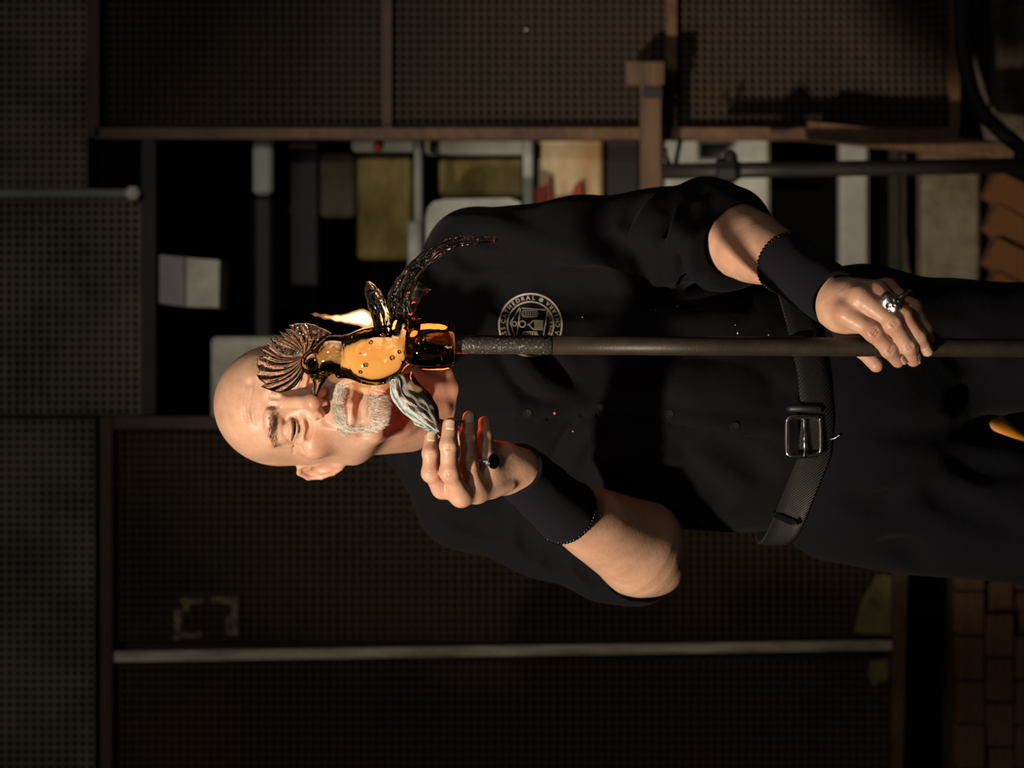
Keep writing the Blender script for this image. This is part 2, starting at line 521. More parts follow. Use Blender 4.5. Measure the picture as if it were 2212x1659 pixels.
# door on the viewer's left (lower side of the photograph)
t = empty('furnace_door', W(1945, 1280, YW), 'rusty perforated furnace door at left behind the man\'s head, with a pale vertical strip', 'door panel')
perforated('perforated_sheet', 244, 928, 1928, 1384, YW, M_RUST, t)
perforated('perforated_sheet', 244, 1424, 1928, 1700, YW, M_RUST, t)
part('dark_backdrop', M_DGREY, t, (230, 915, 1935, 1700, YW + .03, .01))
part('frame_bar', M_DFRAME, t, (216, 900, 242, 1700, YW - .03, .05))
part('frame_bar', M_DFRAME, t, (216, 900, 1960, 927, YW - .025, .05))
part('frame_bar', M_FRAME, t, ([(1932, 930), (1925, 1700), (1950, 1700), (1968, 930)], YW - .03, .05))
part('painted_rail', M_STRIP, t, ([(244, 1408), (244, 1430), (1930, 1404), (1930, 1384)], YW - .02, .02), label='rail of flaking whitish paint')
for x0, y0, x1, y1 in ((390, 1292, 440, 1304), (455, 1290, 516, 1304), (376, 1318, 392, 1346), (500, 1304, 514, 1372), (376, 1348, 388, 1382), (388, 1366, 436, 1378), (396, 1300, 408, 1324), (488, 1330, 500, 1372)):
    part('scraped_patch', M_WORN, t, (x0, y0, x1, y1, YW - .004, .003), kind=None)
for pts in ([(1866, 1290), (1852, 1330), (1846, 1368), (1930, 1372), (1932, 1244), (1896, 1240)], [(1880, 1428), (1876, 1460), (1884, 1482), (1918, 1470), (1922, 1420)]):
    mb = MB(); mb.poly([W(x, y, YW - .006) for x, y in pts], (0, .005, 0)); mb.build('insulation_patch', M_INSUL, t, label='olive patch of bared insulation')

# furnace front inside the gap: dark recess and what stands there
part('furnace_recess', M_VOID, None, (300, 200, 2760, 1000, 1.75, .04), label='black sheet standing for the dark depth behind the gap between the doors', cat='plate')  # flat near-black sheet put where the gap is only dark

def slab(name, material, rects, label, cat, group=None):
    mb = MB()
    for r in rects:
        if len(r) == 6:
            a, b = W(r[0], r[1], r[4]), W(r[2], r[3], r[4])
            lo = [min(a[i], b[i]) for i in range(3)]; hi = [max(a[i], b[i]) for i in range(3)]
            hi[1] = lo[1] + r[5]
            mb.box(lo, hi, bev=min(.006, (hi[0] - lo[0]) * .2, (hi[2] - lo[2]) * .2))
        else: quad(mb, *r)
    return mb.build(name, material, None, label=label, cat=cat, group=group)

# card box on the shelf, firebrick behind the head
t = empty('carton', W(470, 608, 1.6), 'pale carton with a lilac lid band on the shelf up in the gap', 'box')
part('box_body', M_CREAM, t, ([(398, 556), (398, 662), (472, 664), (474, 562)], 1.19, .16))
part('lid', M_LILAC, t, ([(344, 550), (344, 655), (398, 662), (398, 556)], 1.18, .18))
slab('firebrick', M_CREAM, [(456, 728, 640, 905, 1.23, .12)], 'cream firebrick block standing behind the man\'s bald crown', 'brick')
slab('shelf_beam', M_PALE, [(546, 290, 588, 420, 1.25, .05)], 'lit end of the shelf beam, painted pale, high in the gap beside the right door', 'beam')  # one beam in two colours: this lit end is painted pale
slab('shelf_beam', M_DGREY, [(548, 424, 588, 800, 1.25, .05)], 'unlit rest of the shelf beam, painted dark, crossing the gap level with the comb of the glass bird', 'beam')  # same beam out of the light, its shade put into the colour
slab('steel_cabinet', M_DGREY, [(620, 290, 690, 620, 1.38, .2)], 'dim dark cabinet in the gap right of the shelf beam', 'cabinet')
slab('insulation_board', M_STONE, [(692, 330, 768, 470, 1.38, .05)], 'dull brown board beside the ochre panel in the gap', 'board')
slab('insulation_board', M_OCHRE, [(772, 338, 890, 560, 1.34, .06)], 'large ochre panel in the gap above the curved glass tail', 'panel')
slab('insulation_board', M_OCHRE, [(948, 342, 1132, 424, 1.36, .06)], 'smaller ochre panel framed in grey behind the man\'s left shoulder', 'panel')
slab('control_box', M_PALE, [(760, 296, 896, 326, 1.27, .05)], 'grey control box with a small red lamp under the edge of the right door', 'box')
mb = MB(); mb.sphere(W(816, 316, 1.268), .009)
o = mb.build('signal_lamp', M_RED, None, sm=True, label='small red signal lamp on the grey control box', cat='lamp')
t = empty('burner_rod', W(905, 620, 1.26), 'thin bright steel rod with a thicker grey sleeve above the glass tail', 'rod')
mb = MB(); mb.tube([W(904, 290, 1.26), W(904, 482, 1.26)], .0075, 10); mb.build('rod', M_GREY, t, sm=True)
mb = MB(); mb.tube([W(897, 480, 1.26), W(897, 640, 1.26)], .0125, 10); mb.build('sleeve', M_PALE, t, sm=True)
slab('steel_bracket', M_PALE, [(918, 296, 1135, 332, 1.31, .05), (1130, 300, 1152, 450, 1.31, .05)], 'grey L shaped bracket around the smaller ochre panel', 'bracket')
mb = MB()
prof = [(920, 470), (924, 450), (936, 436), (960, 430), (1100, 428), (1124, 436), (1128, 470), (1128, 640), (920, 640)]
mb.poly([W(x, y, 1.24) for x, y in prof], (0, .1, 0))
mb.build('round_shouldered_bin', M_PALE, None, label='pale grey bin with rounded shoulders behind the man\'s left shoulder', cat='bin')
slab('heat_board', M_TAN, [(1162, 298, 1302, 470, 1.34, .04)], 'stained tan board with orange blotches right of the bin', 'board')
mb = MB()
for pts in ([(1156, 402), (1172, 404), (1182, 398), (1188, 380), (1192, 445), (1156, 445)], [(1236, 414), (1242, 398), (1256, 394), (1258, 446), (1236, 446)], [(1196, 430), (1236, 426), (1236, 446), (1196, 446)]):
    mb.poly([W(x, y, 1.325) for x, y in pts], (0, .012, 0))
mb.build('glow_patch', mat('orange_red_glow', (0.36, 0.05, 0.02), (0.16, 0.03, 0.015), rough=.8, scale=14), None, label='orange red rag painted as flat patches on the stained tan board', cat='glow')  # flat orange patches in place of the glow spots on the board
slab('steel_plate', M_DGREY, [(1304, 290, 1382, 470, 1.36, .05)], 'brownish dark steel plate between tan board and wooden post', 'plate')
t = empty('latch_post', W(1405, 440, YW), 'scorched wooden latch post with a wider head on the right furnace door', 'post')
part('post', M_WOOD, t, (1384, 180, 1428, 460, YW - .09, .05))
part('post_head', M_WOOD, t, (1352, 134, 1434, 182, YW - .1, .06))
part('iron_band', M_PIPE, t, (1388, 190, 1430, 212, YW - .096, .055))
slab('steel_cabinet', M_PALE, [(1440, 296, 1664, 520, 1.34, .2)], 'whitish grey cabinet behind the iron pipe and the rolled cuff', 'cabinet')
t = empty('gas_pipe', W(2240, 362, 1.0), 'dark iron gas pipe with a joint, running past the whitish cabinet', 'pipe')
mb = MB(); mb.tube([W(x, y, 1.0) for x, y in ((1432, 370), (1700, 366), (2000, 361), (2260, 357))], .0125, 12); mb.build('pipe', M_PIPE, t, sm=True)
mb = MB(); mb.lathe(W(1545, 368, 1.0), (0, 0, -1), [(0, .013), (.004, .02), (.03, .021), (.034, .016), (.04, .013)], 8)
mb.sphere(W(1578, 344, 1.0), (.016, .012, .012), 8, 6); mb.build('pipe_joint', M_PIPE, t)
mb = MB(); mb.tube([W(x, y, 1.02) for x, y in spline([(1436, 320), (1440, 340), (1455, 366), (1470, 300)], 10)], .004, 6); mb.build('wire', M_PIPE, t, sm=True)
slab('steel_post', M_GREY, [(1816, 290, 1878, 640, 1.33, .06)], 'upright grey steel post below the rolled cuff behind his forearm', 'post')
slab('steel_post', M_DGREY, [(1886, 300, 1950, 640, 1.40, .06)], 'dark steel post beside the upright grey one', 'post')
slab('plaster_pier', M_STONE, [(1992, 300, 2118, 640, 1.38, .3)], 'sooty plaster pier beside the man\'s left hip, left of the slanting bricks', 'pier')

# slanting brickwork low on the right
t = empty('brick_arch', W(2240, 480, 1.35), 'slanting orange brickwork low on the right beside the man\'s left hip', 'brickwork')
part('mortar_bed', M_MORTAR, t, (2128, 372, 2420, 660, 1.42, .06))
base = MB(); base.box((-.5, -.5, -.5), (.5, .5, .5), bev=.05)
bme = base.build('brick_proto', None)
bm_mesh = bme.data; bpy.data.objects.remove(bme)
bm_mesh.materials.append(M_BRICK)
def brick(parent, c, size, rot, me):
    o = bpy.data.objects.new('brick', me); COL.objects.link(o)
    o.parent = parent; o.matrix_parent_inverse = parent_inv(parent)
    o.location = c; o.scale = size; o.rotation_euler = rot
    return o
sl = math.radians(27)
for i in range(1, 7):
    for j in range(2):
        # rows slope; each brick starts at the pier and runs down to the right
        x = 2126 + 72 + 150 * j; y = 338 + 72 * i + 0.52 * (72 + 150 * j) - 18
        c = W(x, y, 1.36 + .006 * ((i * 7 + j * 3) % 3))
        o = brick(t, c, (.048, .09, .112), (0, 0, 0), bm_mesh)
        o.rotation_euler = (0, math.radians(27) * 1, 0)

# brick plinth under the left door, and rubble under the right one
t = empty('furnace_plinth', W(2260, 1450, 1.2), 'sooty brown brick plinth low at left under the furnace door', 'plinth')
part('mortar_bed', M_MORTAR, t, (2066, 1150, 2500, 1760, YW - .02, .2))
me2 = bm_mesh.copy(); me2.materials.clear(); me2.materials.append(M_BRICKD)
for i in range(5):
    for j in range(8):
        x = 2094 + 62 * i; y = 1130 + 96 * j + (48 if i % 2 else 0)
        brick(t, W(x, y, YW - .015 - .006 * ((i * 5 + j * 3) % 4)), (.069, .06, .043), (0, 0, 0), me2)
t = empty('rubble_pier', W(2260, 110, 1.2), 'grey rough masonry low at the right edge under the right door', 'pier')
part('mortar_bed', M_MORTAR, t, (2142, -60, 2500, 322, YW + .12, .2))
me3 = bm_mesh.copy(); me3.materials.clear(); me3.materials.append(M_STONE)
for i in range(4):
    for j in range(4):
        x = 2178 + 70 * i; y = -30 + 92 * j - (40 if i % 2 else 0)
        brick(t, W(x, y, YW + .125 - .006 * ((i * 5 + j * 3) % 4)), (.072, .06, .050), (0, 0, 0), me3)
mb = MB(); mb.tube([W(x, y, .35) for x, y in spline([(2130, 890), (2160, 925), (2215, 962), (2300, 985), (2420, 1010)], 12)], .014, 10)
mb.build('orange_hose', M_ORANGE, sm=True, label='orange hose showing in the gap between the man\'s legs', cat='hose')
# ------------------------------------------------------------------ the glassblower
def cloth(name, c, rough=0.85, bump=0.0006, sheen=0.02):
    m, nt, b = nodes(name)
    N, L = nt.nodes, nt.links
    b.inputs['Base Color'].default_value = (*c, 1); b.inputs['Roughness'].default_value = rough
    b.inputs['Specular IOR Level'].default_value = 0.045
    b.inputs['Sheen Weight'].default_value = sheen; b.inputs['Sheen Roughness'].default_value = 0.5
    tc = N.new('ShaderNodeTexCoord')
    n1 = N.new('ShaderNodeTexNoise'); n1.inputs['Scale'].default_value = 22; n1.inputs['Detail'].default_value = 3
    L.new(tc.outputs['Object'], n1.inputs['Vector'])
    n2 = N.new('ShaderNodeTexNoise'); n2.inputs['Scale'].default_value = 900; n2.inputs['Detail'].default_value = 1
    L.new(tc.outputs['Object'], n2.inputs['Vector'])
    b1 = N.new('ShaderNodeBump'); b1.inputs['Distance'].default_value = bump * 10; b1.inputs['Strength'].default_value = .6
    L.new(n1.outputs['Fac'], b1.inputs['Height'])
    b2 = N.new('ShaderNodeBump'); b2.inputs['Distance'].default_value = bump; b2.inputs['Strength'].default_value = .6
    L.new(n2.outputs['Fac'], b2.inputs['Height']); L.new(b1.outputs['Normal'], b2.inputs['Normal'])
    L.new(b2.outputs['Normal'], b.inputs['Normal'])
    return m

M_SHIRT = cloth('black_cotton', (0.0050, 0.0052, 0.0062))
M_TROUSER = cloth('black_denim', (0.0046, 0.0048, 0.0062), rough=0.9)
M_BAND = cloth('black_jersey', (0.0092, 0.0086, 0.0125), rough=0.95, bump=0.0003)
M_TEE = cloth('black_tee', (0.008, 0.008, 0.009))
M_BEAD = mat('black_glass_bead', (0.004, 0.004, 0.006), rough=0.08)
M_BUTTON = mat('black_button', (0.006, 0.006, 0.006), rough=0.38, spec=0.4)
M_SILVER = mat('silver', (0.78, 0.77, 0.74), (0.5, 0.49, 0.45), rough=0.33, metal=1.0, scale=220, bump=0.0008, bscale=260)
M_ONYX = mat('black_onyx', (0.002, 0.002, 0.002), rough=0.12)
M_EYEW = mat('eye_white', (0.34, 0.26, 0.22), rough=0.15)
M_IRIS = mat('dark_iris', (0.012, 0.008, 0.005), rough=0.08)
M_NAIL = mat('fingernail', (0.62, 0.46, 0.35), (0.56, 0.40, 0.30), rough=0.22, scale=60)
M_HAIR = mat('white_beard_hair', (0.82, 0.76, 0.66), (0.55, 0.48, 0.39), rough=0.5, scale=120)
M_BROW = mat('grey_brown_brow_hair', (0.13, 0.09, 0.065), (0.06, 0.04, 0.03), rough=0.55, scale=120)
M_THREAD = mat('cream_thread', (0.42, 0.38, 0.30), (0.33, 0.29, 0.22), rough=0.8, scale=300)

def skin():
    m, nt, b = nodes('skin')
    N, L = nt.nodes, nt.links
    at = N.new('ShaderNodeAttribute'); at.attribute_name = 'tint'
    tc = N.new('ShaderNodeTexCoord')
    n = N.new('ShaderNodeTexNoise'); n.inputs['Scale'].default_value = 45; n.inputs['Detail'].default_value = 8; n.inputs['Roughness'].default_value = .7
    L.new(tc.outputs['Object'], n.inputs['Vector'])
    r = N.new('ShaderNodeValToRGB')
    r.color_ramp.elements[0].position = .3; r.color_ramp.elements[1].position = .72
    r.color_ramp.elements[0].color = (.84, .74, .69, 1); r.color_ramp.elements[1].color = (1.1, 1.08, 1.06, 1)
    L.new(n.outputs['Fac'], r.inputs['Fac'])
    mx = N.new('ShaderNodeMix'); mx.data_type = 'RGBA'; mx.blend_type = 'MULTIPLY'; mx.inputs[0].default_value = 1
    L.new(at.outputs['Color'], mx.inputs[6]); L.new(r.outputs['Color'], mx.inputs[7])
    L.new(mx.outputs[2], b.inputs['Base Color'])
    b.inputs['Roughness'].default_value = .41
    b.inputs['Specular IOR Level'].default_value = .4
    b.inputs['Subsurface Weight'].default_value = .22
    b.inputs['Subsurface Radius'].default_value = (1, .35, .18)
    b.inputs['Subsurface Scale'].default_value = .006
    n1 = N.new('ShaderNodeTexNoise'); n1.inputs['Scale'].default_value = 190; n1.inputs['Detail'].default_value = 5
    L.new(tc.outputs['Object'], n1.inputs['Vector'])
    v = N.new('ShaderNodeTexVoronoi'); v.inputs['Scale'].default_value = 620
    L.new(tc.outputs['Object'], v.inputs['Vector'])
    b1 = N.new('ShaderNodeBump'); b1.inputs['Distance'].default_value = .0004; b1.inputs['Strength'].default_value = .55
    L.new(n1.outputs['Fac'], b1.inputs['Height'])
    b2 = N.new('ShaderNodeBump'); b2.inputs['Distance'].default_value = .0002; b2.inputs['Strength'].default_value = .5
    L.new(v.outputs['Distance'], b2.inputs['Height']); L.new(b1.outputs['Normal'], b2.inputs['Normal'])
    L.new(b2.outputs['Normal'], b.inputs['Normal'])
    return m
M_SKIN = skin()

SKIN = np.array([0.56, 0.345, 0.238])
SKIN_RED = np.array([0.50, 0.20, 0.13])

person = empty('person', (W(1700, 870, 0).x, 0.02, 0.0), 'bald man with white goatee in black shirt holding the blowpipe and a newspaper pad', 'person')

# ---- head and neck, sculpted in the head's own frame (metres; x to the viewer's right, -y forward, z up, eyes at z = 0)
yaw, pitch, roll = math.radians(3), math.radians(-11), math.radians(2.5)
RH = Matrix.Rotation(yaw, 3, 'Z') @ Matrix.Rotation(roll, 3, 'Y') @ Matrix.Rotation(pitch, 3, 'X')
RHn = np.array(RH)
HO = W(628, 869, -0.215) - RH @ Vector((0, -0.086, 0))
def to_head(p): return RH.transposed() @ (Vector(p) - HO)
def from_head(p): return HO + RH @ Vector(p)
def mm(*a): return [v * .001 for v in a]

F = Field(mm(-98, -136, -215), mm(98, 122, 134), 0.00125)
E = lambda c, r, k, op='add', R=None: F.apply(ell(mm(*c), mm(*r), R), k * .001, op)
C = lambda a, b, ra, rb, k, op='add': F.apply(cone(mm(*a), mm(*b), ra * .001, rb * .001), k * .001, op)
E((0, 14, 40), (74, 92, 80), 0)
E((0, -30, 36), (64, 58, 54), 25)
E((0, 8, -14), (68, 66, 52), 25)
E((0, -22, -35), (60, 62, 70), 20)
for s in (-1, 1):
    C((s * 51, 2, -58), (s * 13, -64, -99), 17, 15, 24)
    E((s * 43, -56, -24), (23, 22, 19), 16)
    C((s * 12, -84.5, 20), (s * 44, -73, 20.5), 9, 7.5, 12)
    E((s * 78, -47, 28), (9, 30, 24), 18, 'sub')
E((0, -79, -101), (21, 17, 15), 14)
E((0, -70, -66), (33, 26, 24), 14)
for s in (-1, 1):
    E((s * 31, -94, 3), (19, 16, 13.5), 9, 'sub')
C((0, -82, 13), (0, -104, -28), 7.5, 9, 9)
E((0, -110, -34), (11.5, 11.5, 10.5), 6)
for s in (-1, 1):
    E((s * 13.5, -98, -37), (8.5, 12, 8.5), 5)
    E((s * 31, -70.5, -0.5), (15, 15.2, 14.4), 5)                      # lids over the eyeball
    E((s * 6.5, -107, -45), (3.6, 6, 4.5), 2.5, 'sub')
C((0, -101, -46), (0, -104, -40), 3.5, 4, 4)
for a, b, c in (((-23, -87, -72), (0, -97.5, -66.5), (23, -87, -72)), ((-20, -87, -76), (0, -95.5, -77.5), (20, -87, -76))):
    C(a, b, 3, 4.6, 5); C(b, c, 4.6, 3, 5)
# neck down to the collar
nb = to_head(W(1020, 855, 0.0))
F.apply(cone(mm(0, 25, -55), nb, .058, .064), .02)
F.apply(cone(to_head(W(820, 885, -0.11)), to_head(W(990, 855, -0.050)), .033, .040), .018)
# first pass done: everything finer is laid onto this surface
v, f = F.mesh()
base_bvh = BVHTree.FromPolygons([Vector(p) for p in v.tolist()], f.tolist())
def hp(x, z, off=0.0):
    h = base_bvh.ray_cast(Vector((x * .001, -.3, z * .001)), Vector((0, 1, 0)))
    return (h[0] + h[1] * (off * .001)) if h[0] is not None else Vector(mm(x, -60, z))
def line(pts, r, k, op, off=0.0, n=10):
    P = [hp(x, z, off) for x, z in spline(pts, n)]
    m = len(P)
    chain(F, P, [r * .001 * (.45 + .55 * math.sin(math.pi * (i + .5) / m)) for i in range(m)], k * .001, None, op)
SLIT = [(18.5, -2.5), (25, -5.2), (33, -5.6), (40, -4.4), (45, -2.0)]
for s in (-1, 1):
    L2 = lambda q: [(s * x, z) for x, z in q]
    line(L2([(20, 1.5), (26, -1.5), (33, -2.2), (40, -1), (45.5, 1)]), 1.5, 2.5, 'add', .2)         # heavy upper lid edge
    line(L2([(18, 5), (25, 9.5), (35, 9.5), (44, 5), (49, -1)]), 1.3, 4, 'sub', .2)                   # crease above
    line(L2([(24, 13), (36, 13), (46, 8), (51, 2)]), 3.2, 7, 'add', -1.5)                              # hooded fold
    line(L2([(17, -8), (25, -12.5), (36, -12.5), (46, -6)]), 1.3, 4, 'sub', .3)
    line(L2([(18, -13), (28, -17.5), (40, -15.5), (48, -9)]), 2.2, 6, 'add', -.8)
    line(L2([(20, -20), (31, -23), (42, -20)]), 1.2, 5, 'sub', .3)
    for z0, z1 in ((0, 5), (-4, -6), (-8, -15)):
        line(L2([(50, z0), (60, z1)]), .9, 3, 'sub', .3)
    line(L2([(17, -34), (24, -48), (32, -64), (35, -74)]), 1.8, 7, 'sub', .5)
    line(L2([(11, -30), (17, -31), (21, -37)]), 1.0, 3, 'sub', .2)
    line(L2([(34, -78), (36, -90)]), 1.3, 6, 'sub', .3)
    line(L2([(12, 24), (26, 25), (42, 21)]), 2.2, 8, 'add', -.5)
    line(L2([(4.5, 14), (6, 25)]), .8, 5, 'sub', .5)
    line(L2(SLIT), 1.9, .8, 'sub', -.2, 14)
line([(-26, -71.5), (-14, -73), (0, -72.5), (14, -73), (26, -71.5)], 1.1, 2.5, 'sub', .3, 16)
line([(-15, -88), (0, -86.5), (15, -88)], 3.6, 8, 'sub', .8)
for z in (46, 56):
    line([(-36 + z * .2, z - 2), (-12, z + 1), (14, z - 1.5), (40 - z * .3, z - 3)], .6, 6, 'sub', .95, 14)
for s in (-1, 1):                                                           # ears
    R = np.array(Matrix.Rotation(s * math.radians(-32), 3, 'Z') @ Matrix.Rotation(math.radians(-12), 3, 'X'))
    ec = Vector((s * 73.5, 12, -15))
    RM = Matrix(R.tolist())
    q = lambda x, y, z: list(ec + RM @ Vector((s * x, y, z)))
    E(q(-3, -5, 0), (7, 13, 22), 8, 'add', R)
    E(q(0, 1, 0), (4.2, 15, 28), 5, 'add', R)
    E(q(3.5, -2, -3), (3.8, 7.5, 13), 3, 'sub', R)
    E(q(3.5, 6, 14), (2.6, 5, 8), 3, 'sub', R)
    hel = [q(2, -13, 10), q(3, -9, 24), q(3.5, 3, 29), q(3.5, 14, 22), q(2.5, 17, 6), q(1.5, 12, -12), q(1, 3, -25)]
    chain(F, [mm(*p) for p in hel], [.0028, .0032, .0034, .0034, .003, .003, .004], .002)
    E(q(0, -4, -26), (4.5, 7, 8), 4, 'add', R)
    E(q(2, -13, -3), (4, 4, 6), 4, 'add', R)
def nk(x, y, off):
    a = to_head(W(x, y, -.6)); b = to_head(W(x, y, .3))
    h = base_bvh.ray_cast(a, (b - a).normalized())
    return h[0] + h[1] * off if h[0] is not None else b
for pts in (((815, 945), (880, 920), (960, 880)), ((840, 800), (900, 815), (975, 840))):
    chain(F, [nk(x, y, -.005) for x, y in pts], [.008] * 3, .014)
F.apply(ell(nk(895, 862, -.003), (.009, .010, .013)), .014)
chain(F, [nk(985, 835, -.004), nk(966, 800, -.004), nk(950, 760, -.004)], [.008, .007, .006], .012)
v, f = F.mesh()
v = relax(v, f, 1, .4)
hv = v.copy()
head_local = hv
def gauss(p, c, r):
    c = np.array(c) * .001; r = np.array(r) * .001
    return np.exp(-(((p - c) / r) ** 2).sum(1))
tint = np.tile(SKIN, (len(hv), 1))
red = .55 * gauss(hv, (0, -112, -36), (16, 16, 14)) + .42 * gauss(hv, (44, -66, -30), (20, 20, 18)) + .42 * gauss(hv, (-44, -66, -30), (20, 20, 18)) \
    + .4 * gauss(hv, (0, -96, -77), (17, 12, 4.5)) + .4 * gauss(hv, (0, -98, -68), (18, 12, 3)) + .55 * gauss(hv, (78, 16, -14), (12, 24, 32)) + .55 * gauss(hv, (-78, 16, -14), (12, 24, 32)) \
    + .3 * (hv[:, 2] < -.11)
red = np.clip(red + .28 * (vnoise(hv, 60, 3) - .5), 0, 1)[:, None]
tint = tint * (1 - red) + SKIN_RED * red
bearded = np.clip(1.2 * (gauss(hv, (0, -98, -57), (30, 24, 8)) + gauss(hv, (0, -84, -106), (28, 26, 15)) + gauss(hv, (32, -80, -82), (8, 14, 16)) + gauss(hv, (-32, -80, -82), (8, 14, 16))), 0, .8)[:, None]
tint = tint * (1 - bearded) + np.array([.38, .31, .25]) * bearded
stub = np.clip(((hv[:, 2] < -.045) & (hv[:, 2] > -.125) & (hv[:, 1] < .0)) * .22 * vnoise(hv, 700, 5), 0, 1)[:, None]
tint = tint * (1 - stub) + np.array([.34, .28, .24]) * stub
parts_v, parts_f, parts_t = [(hv @ RHn.T + np.array(HO))], [f], [tint]
head_bvh = BVHTree.FromPolygons([Vector(p) for p in hv.tolist()], f.tolist())

# ---- hands and forearms
def limb_field(pts, margin, h):
    P = np.array([list(p) for p in pts])
    return Field(P.min(0) - margin, P.max(0) + margin, h)

def finish(F, red_spots=(), dark=0.0):
    v, f = F.mesh(); v = relax(v, f, 1, .4)
    t = np.tile(SKIN, (len(v), 1))
    r = np.zeros(len(v))
    for c, rad, a in red_spots:
        r += a * np.exp(-((v - np.array(list(c))) ** 2).sum(1) / rad ** 2)
    r = np.clip(r + .3 * (vnoise(v, 55, 9) - .45), 0, 1)[:, None]
    t = t * (1 - r) + SKIN_RED * r
    parts_v.append(v); parts_f.append(f); parts_t.append(t)

NAILS = []
def hand(F, wrist, fingers, radii, palm_k=.012, palm_off=(0, .010, 0), spots=None):
    """metacarpals, palm, then each finger as its own chain rooted in the palm"""
    for (m, p, d, t), r in zip(fingers, radii):
        F.add(cone(Vector(wrist).lerp(m, .12) + Vector(palm_off) * .5, m + Vector(palm_off) * .55, .0165, r[0] * 1.12), .012)
    for (m, p, d, t), r in zip(fingers, radii):
        F.add(ell(m, (r[0] * 1.14,) * 3), .010)
        F.add(cone(m, m.lerp(p, .4), r[0] * 1.02, r[0] * .97), .006)
    for (m, p, d, t), r in zip(fingers, radii):
        G = limb_field([m, p, d, t], .02, F.h)
        G.add(cone(m.lerp(p, .12), p, r[0] * .98, r[1] * .96))
        G.add(ell(p, (r[1] * 1.06,) * 3), .004)
        G.add(cone(p, d, r[1] * .98, r[2] * .95), .004)
        G.add(ell(d, (r[2] * 1.02,) * 3), .003)
        G.add(cone(d, t, r[2] * .97, r[3]), .003)
        # paste the finger's own field into the hand's with a tight blend so fingers stay apart
        gi = [int(round((G.lo[i] - F.lo[i]) / F.h)) for i in range(3)]
        sl, gs = [], []
        for i in range(3):
            a = max(0, gi[i]); b = min(F.n[i], gi[i] + G.n[i])
            sl.append(slice(a, b)); gs.append(slice(a - gi[i], b - gi[i]))
        a = F.d[tuple(sl)]; b = G.d[tuple(gs)]
        k = .0028
        hh = np.maximum(k - np.abs(a - b), 0) / k
        F.d[tuple(sl)] = np.minimum(a, b) - hh * hh * k * .25

def snapped(F, pts, margin):
    return F

# right hand (viewer's left): fingers point towards the glass, thumb behind, pinching the pad
wr = W(1130, 1022, -.315)
fr = [[W(955, 1056, -.385), W(931, 1022, -.402), W(930, 978, -.405), W(932, 945, -.398)],
      [W(996, 1072, -.392), W(972, 1020, -.414), W(970, 962, -.418), W(973, 917, -.412)],
      [W(1030, 1064, -.377), W(1013, 1004, -.389), W(1012, 942, -.389), W(1015, 903, -.384)],
      [W(1064, 1048, -.360), W(1050, 988, -.371), W(1047, 940, -.369), W(1045, 913, -.364)]]
rr = [(.0098, .0097, .0090, .0078), (.0108, .0108, .0101, .0086), (.0106, .0102, .0094, .0080), (.0100, .0092, .0084, .0071)]
elb = W(1385, 1198, -.10); etip = W(1424, 1224, -.085)
allp = [wr, elb, etip] + [p for q in fr for p in q]
F = limb_field(allp, .055, .00135)
F.add(cone(elb, W(1228, 1108, -.215), .052, .0345))
F.add(cone(W(1228, 1108, -.215), wr, .0345, .0275), .006)
F.add(cone(elb, etip, .046, .031), .02)
F.add(cone(W(1400, 1150, -.09), W(1290, 1120, -.17), .034, .03), .03)
hand(F, wr, fr, rr, palm_off=(.012, .012, 0))
F.add(ell(W(1085, 1012, -.335), (.024, .022, .034)), .02)
F.add(ell(W(1035, 1022, -.352), (.027, .018, .03)), .015)
chain(F, [W(1085, 985, -.335), W(1030, 965, -.352), W(985, 942, -.372), W(955, 926, -.384)], [.016, .0125, .0108, .0085], .012, .004)
for a, b in ((fr[1][0], (1100, 1040, -.345)), (fr[2][0], (1105, 1035, -.345)), (fr[3][0], (1110, 1030, -.34))):
    F.add(cone(a + Vector((-.004, -.004, 0)), W(*b) + Vector((-.006, -.012, 0)), .0045, .0025), .008)
# skin folds over the knuckles
def creases(F, hand_, radii, across):
    for (m, p, d, t), r in zip(hand_, radii):
        for q, n, rad in ((p, 3, r[1] * 1.06), (d, 2, r[2] * 1.03)):
            ax = (t - m).normalized()
            sd = ax.cross(Vector((0, 1, 0))).normalized() if across else Vector((0, 0, 1))
            nn = sd.cross(ax).normalized(); nn = nn if nn.y < 0 else -nn
            for i in range(n):
                c = q + ax * ((i - (n - 1) / 2) * .0033)
                P = [c + (nn * math.cos(a_) + sd * math.sin(a_)) * (rad + .0005) for a_ in (-.5, -.2, .2, .5)]
                chain(F, P, [.0004, .0009, .0009, .0004], .0012, None, 'sub')
creases(F, fr, rr, False)
def nail_bed(F, d, t, r, n_):
    ax = (t - d).normalized(); n_ = (n_ - ax * n_.dot(ax)).normalized(); sd = ax.cross(n_)
    c = d.lerp(t, .92) + n_ * (r * 1.02 + .0012)
    F.sub(ell(c, (r * .92, .0019, .0084), np.array(Matrix((sd, n_, ax)).transposed())), .0006)
for (m, p, d, t), r in list(zip(fr, rr))[:3]: nail_bed(F, d, t, r[3], Vector((0, -1, 0)))
finish(F, [(p, .013, .5) for q in fr for p in (q[0], q[1])] + [(q[3], .012, .3) for q in fr])

